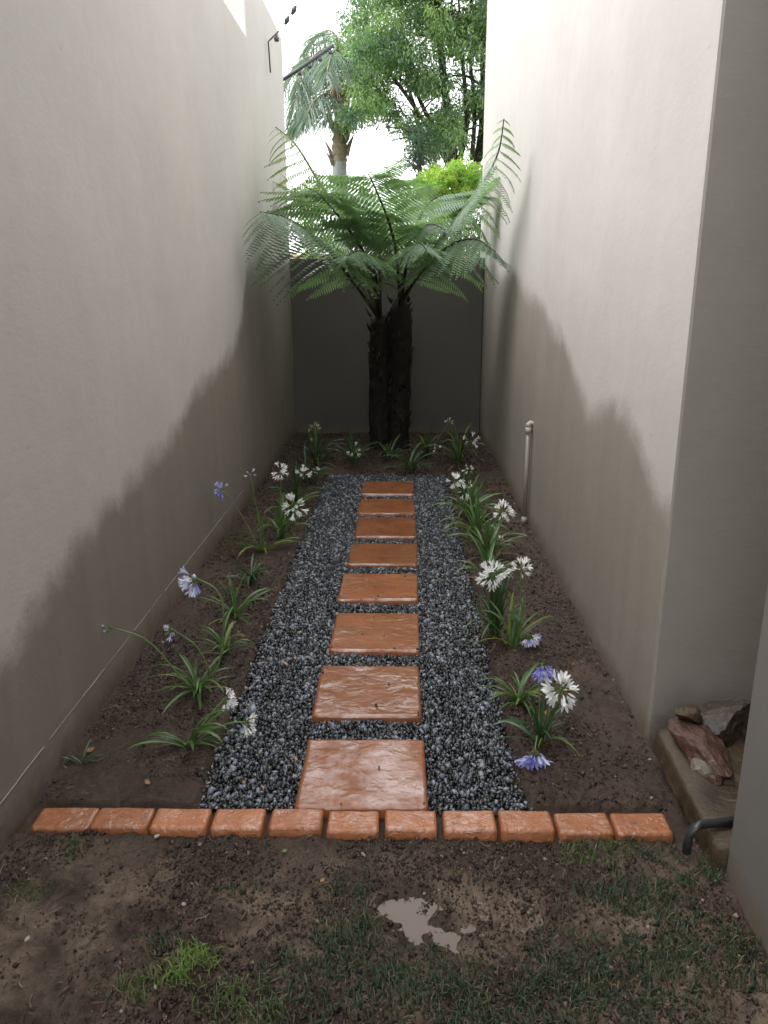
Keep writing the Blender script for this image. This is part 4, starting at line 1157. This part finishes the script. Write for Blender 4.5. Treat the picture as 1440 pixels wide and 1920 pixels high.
def tree(label, base, stems, region, n, Y0, dY, rad, per, L, w, tones, seed, hang=.5, gap=-.10, name='garden_tree', mbark=None, twigs=True, gscale=.02):
    """stems: pixel polylines at depth; region: function px,py -> keep"""
    rng = np.random.default_rng(seed); rr = random.Random(seed)
    b3 = on_y(base[0], base[1], Y0); b3[2] = 0
    root = thing(name, label, 'tree', tuple(b3)); O = np.array(root.location)
    ends = []
    for k, (pts, r0) in enumerate(stems):
        P = [on_y(x, y, Y0+dy) for (x, y, dy) in pts]
        if k == 0: P = [b3]+P
        cv = bez(P, 26)
        mb = MB(); mb.tube(cv-O, np.linspace(r0, r0*.3, 26), 8)
        if twigs:
            for _ in range(9):
                i = rr.randrange(7, 25); p = cv[i]; q = p+np.array([rr.gauss(0, .32), rr.gauss(0, .3), rr.uniform(.0, .5)]); mb.tube(np.array([p, (p+q)/2+np.array([0, 0, .05]), q])-O, [r0*.32, r0*.22, r0*.1], 4)
        obj('trunk' if k == 0 else 'branch', mb.mesh('trunk' if k == 0 else 'branch', [mbark or M_bark], True), root)
    px, py = [], []
    x0, x1, y0, y1 = region['box']
    c = []
    tries = 0
    while len(c) < n and tries < 60000:
        tries += 1
        a = rng.uniform(x0, x1); b = rng.uniform(y0, y1)
        if not region['f'](a, b): continue
        if fbm(np.array([a*gscale]), np.array([b*gscale]), seed, 2)[0] < gap: continue
        c.append(on_y(a, b, Y0+rng.uniform(-dY, dY)))
    c = np.array(c); R = rad*rng.uniform(.55, 1.3, len(c))
    V, F, ci = leaf_cloud(c, R, per, L, w, rng, hang)
    tn = np.array(tones); k = rng.integers(0, len(tn), len(c)); col = tn[k]*rng.uniform(.7, 1.35, (len(c), 1))
    obj('crown', np_mesh('crown', V-O, F, [M_crown], True, col[ci]), root, kind=None)
    return root
def poly_in(P):
    P = np.array(P, float)
    def f(x, y):
        c = False; j = len(P)-1
        for i in range(len(P)):
            if (P[i][1] > y) != (P[j][1] > y) and x < (P[j][0]-P[i][0])*(y-P[i][1])/(P[j][1]-P[i][1])+P[i][0]: c = not c
            j = i
        return c
    return f
big = poly_in([ (700, -140), (668, -20), (640, 40), (632, 80), (662, 110), (640, 130), (672, 150), (670, 175), (700, 190), (640, 205), (632, 245), (660, 232), (720, 222), (745, 250), (790, 232), (770, 262), (800, 290), (880, 262), (940, 300), (1010, 290), (1050, -140)])
tree('large feathery light green tree with many dark upright stems, right of the palm', (850, 520),
     [([(856, 400, 0), (850, 300, 0), (838, 200, -.2), (825, 80, -.3), (815, -70, -.3)], .13), ([(872, 380, .1), (900, 270, .3), (905, 150, .5), (900, -30, .6)], .09),
      ([(852, 330, 0), (815, 260, -.3), (770, 190, -.5), (720, 120, -.6), (690, 60, -.6)], .055), ([(848, 300, 0), (800, 215, .4), (770, 140, .6), (750, 30, .7)], .055),
      ([(860, 310, 0), (875, 230, -.4), (868, 120, -.6), (860, 0, -.7)], .06), ([(880, 330, .2), (922, 240, .2), (928, 120, .2), (936, 0, .2)], .08), ([(790, 310, .8), (786, 260, .8), (780, 210, .8), (760, 150, .8)], .075),
      ([(800, 262, .5), (765, 250, .4), (745, 228, .3), (735, 190, .3)], .03), ([(885, 300, -.3), (890, 200, -.5), (880, 90, -.6), (884, -20, -.6)], .045)],
     dict(box=(620, 1060, -150, 310), f=big), 820, 15.5, 1.3, .29, 130, .085, .0125,
     [(.15, .225, .11), (.20, .29, .135), (.10, .165, .095), (.25, .34, .15), (.07, .12, .075)], 3, hang=.9, gap=-.27)
tree('dark blue green young conifer standing between the palm and the light green shrub', (785, 520),
     [([(785, 400, 0), (787, 300, 0), (786, 240, 0)], .06)], dict(box=(740, 840, 220, 400), f=poly_in([(780, 225), (805, 260), (820, 320), (835, 400), (740, 400), (760, 330), (772, 280)])), 36, 14.2, .4, .22, 110, .06, .009,
     [(.035, .07, .05), (.05, .09, .06)], 8, hang=.3, gap=-.3)
def shrubf(a, b): return ((a-864)/84)**2+((b-352)/66)**2 < .62+.9*float(fbm(a*.035, b*.035, 71, 3))+.5*(abs(float(vnoise(a*.11, 3.3, 72))) > .30)*(b < 340)
tree('bright yellow green round shrub above the back wall beside the right house wall', (862, 520),
     [([(862, 440, 0), (860, 360, 0), (862, 310, 0)], .03), ([(858, 420, 0), (835, 350, 0), (820, 315, 0)], .02), ([(864, 420, 0), (890, 350, 0), (905, 310, 0)], .02)],
     dict(box=(770, 960, 265, 430), f=shrubf), 190, 11.8, .6, .095, 90, .05, .010, [(.15, .26, .04), (.20, .30, .05), (.11, .20, .04), (.26, .34, .07)], 12, hang=.0, gap=-.3, name='shrub')
tree('dark leafy bush low behind the back wall on the right', (905, 560), [([(900, 500, 0), (900, 420, 0)], .04)],
     dict(box=(760, 960, 375, 500), f=lambda a, b: True), 80, 11.2, .5, .16, 110, .05, .010, [(.03, .06, .025), (.05, .09, .03)], 14, hang=.2, gap=-.35, name='shrub')
tree('leafy green bush behind the left fern fronds by the grey palm trunk', (585, 560), [([(585, 500, 0), (583, 420, 0)], .04)],
     dict(box=(555, 640, 335, 480), f=poly_in([(555, 345), (590, 335), (625, 372), (610, 395), (600, 410), (580, 420), (640, 470), (640, 490), (545, 490)])), 46, 13.0, .4, .15, 110, .05, .010, [(.09, .16, .05), (.06, .12, .04), (.14, .22, .06)], 15, hang=.2, gap=-.4, name='shrub')

def palm():
    Y = 16.5; b = on_y(642, 560, Y); b[2] = 0
    root = thing('palm_tree', 'tall feather palm with drooping fronds behind the left end of the back wall', 'palm tree', tuple(b)); O = np.array(root.location)
    mb = MB(); cv = bez([b, on_y(642, 430, Y), on_y(637, 330, Y), on_y(638, 300, Y)], 30); mb.tube(cv-O, np.interp(np.linspace(0, 1, 30), [0, .6, 1], [.17, .15, .13]), 14)
    obj('trunk', mb.mesh('trunk', [M_bark3], True), root)
    mb = MB(); cv = bez([on_y(638, 315, Y), on_y(637, 270, Y), on_y(641, 210, Y), on_y(645, 160, Y)], 30); rad = np.interp(np.linspace(0, 1, 30), [0, .25, .6, 1], [.12, .16, .13, .08])*(1+.12*np.sin(np.arange(30)*2.4))
    mb.tube(cv-O, rad, 12); cs = obj('crownshaft', mb.mesh('crownshaft', [M_bark2], True), root)
    rr = random.Random(2)
    for k in range(34):
        i = rr.randrange(0, 28); a = rr.uniform(0, 6.28); d = np.array([math.cos(a), math.sin(a), 0]); p = cv[i]+d*.14; L = rr.uniform(.2, .5)
        mb = MB(); mb.tube(np.array([p, p+d*.06+(0, 0, L*.5), p+d*.14+(0, 0, L)])-O, [.05, .035, .012], 5); obj('leaf_base', mb.mesh('leaf_base', [M_bark2], True), cs)
    mp = leafmat('palm_leaf', (.15, .205, .165), .42, .3, False, .3, 4)
    top = on_y(642, 185, Y)
    F_ = [[(632, 120, -.3), (608, 92, -.6), (575, 120, -.9), (556, 165, -1.2)], [(625, 150, -.4), (592, 130, -.8), (562, 165, -1.1), (548, 215, -1.3)], [(632, 190, -.6), (612, 175, -1.0), (588, 190, -1.4), (572, 225, -1.6)],
          [(640, 100, .3), (625, 60, .5), (600, 62, .8), (572, 95, 1.0)], [(648, 110, .2), (660, 70, .4), (682, 72, .6), (702, 105, .7)], [(655, 140, -.2), (676, 120, -.4), (690, 140, -.5), (698, 180, -.6)],
          [(618, 215, -.1), (590, 205, -.2), (562, 215, -.2), (545, 232, -.2)], [(640, 120, -.8), (634, 95, -1.4), (622, 100, -2.0), (612, 140, -2.4)], [(622, 130, .6), (585, 105, 1.1), (555, 130, 1.5), (530, 175, 1.7)], [(650, 160, .5), (668, 150, .9), (682, 168, 1.2), (688, 205, 1.3)],
          [(632, 170, .3), (600, 160, .5), (570, 185, .6), (552, 235, .6)]]
    for c in F_:
        cv2 = bez([top]+[on_y(x, y, Y+d) for x, y, d in c], 44)
        mb = MB(); mb.tube(cv2[::3]-O, np.linspace(.024, .006, 15), 5, 0)
        fr = obj('frond', mb.mesh('frond', [M_bark2], True), root)
        T = np.gradient(cv2, axis=0); T /= np.linalg.norm(T, axis=1)[:, None]
        V = []; Fc = []
        for i in range(8, 44):
            for sg in (-1, 1):
                for _ in range(3):
                    s_ = np.cross(T[i], (0, 0, 1)); s_ /= np.linalg.norm(s_)+1e-6
                    d = s_*sg*.55+T[i]*.55+np.array([0, 0, -.55])+np.array([rr.gauss(0, .15) for _ in range(3)]); d /= np.linalg.norm(d)
                    L = .62*math.sin(math.pi*min(1, .15+.8*(i-8)/36))+.12; p = cv2[i]; wv = np.cross(d, (rr.gauss(0, 1), rr.gauss(0, 1), .3)); wv /= np.linalg.norm(wv); wv *= .0085
                    q = p+d*L*.5; e = p+d*L+np.array([0, 0, -L*.22]); k = len(V)
                    V += [p-wv*.5, p+wv*.5, q+wv, q-wv, e]; Fc += [(k, k+1, k+2, k+3), (k+3, k+2, k+4)]
        obj('leaflets', np_mesh('leaflets', np.array(V)-O, Fc, [mp], True), fr, kind='stuff')
palm()

# pale boundary wall with brick coping far behind, seen between the fronds
M_far = simple('far_plaster', (.62, .55, .45), .8, .1, 2)
M_cope = simple('far_coping', (.45, .30, .2), .8, .2, 4)
fwl = thing('boundary_wall', 'cream garden wall far behind the palm, glimpsed between fern fronds', 'wall', (-2, 21, 0))
mb = MB(); mb.box((-6, 0, -.1), (7, .22, 2.45)); obj('wall_face', mb.mesh('wall_face', [M_far]), fwl)
mb = MB()
for k in range(40): mb.box((-6+k*.325, -.03, 2.452), (-6+k*.325+.315, .25, 2.53))
obj('coping', mb.mesh('coping', [M_cope]), fwl, kind='stuff')
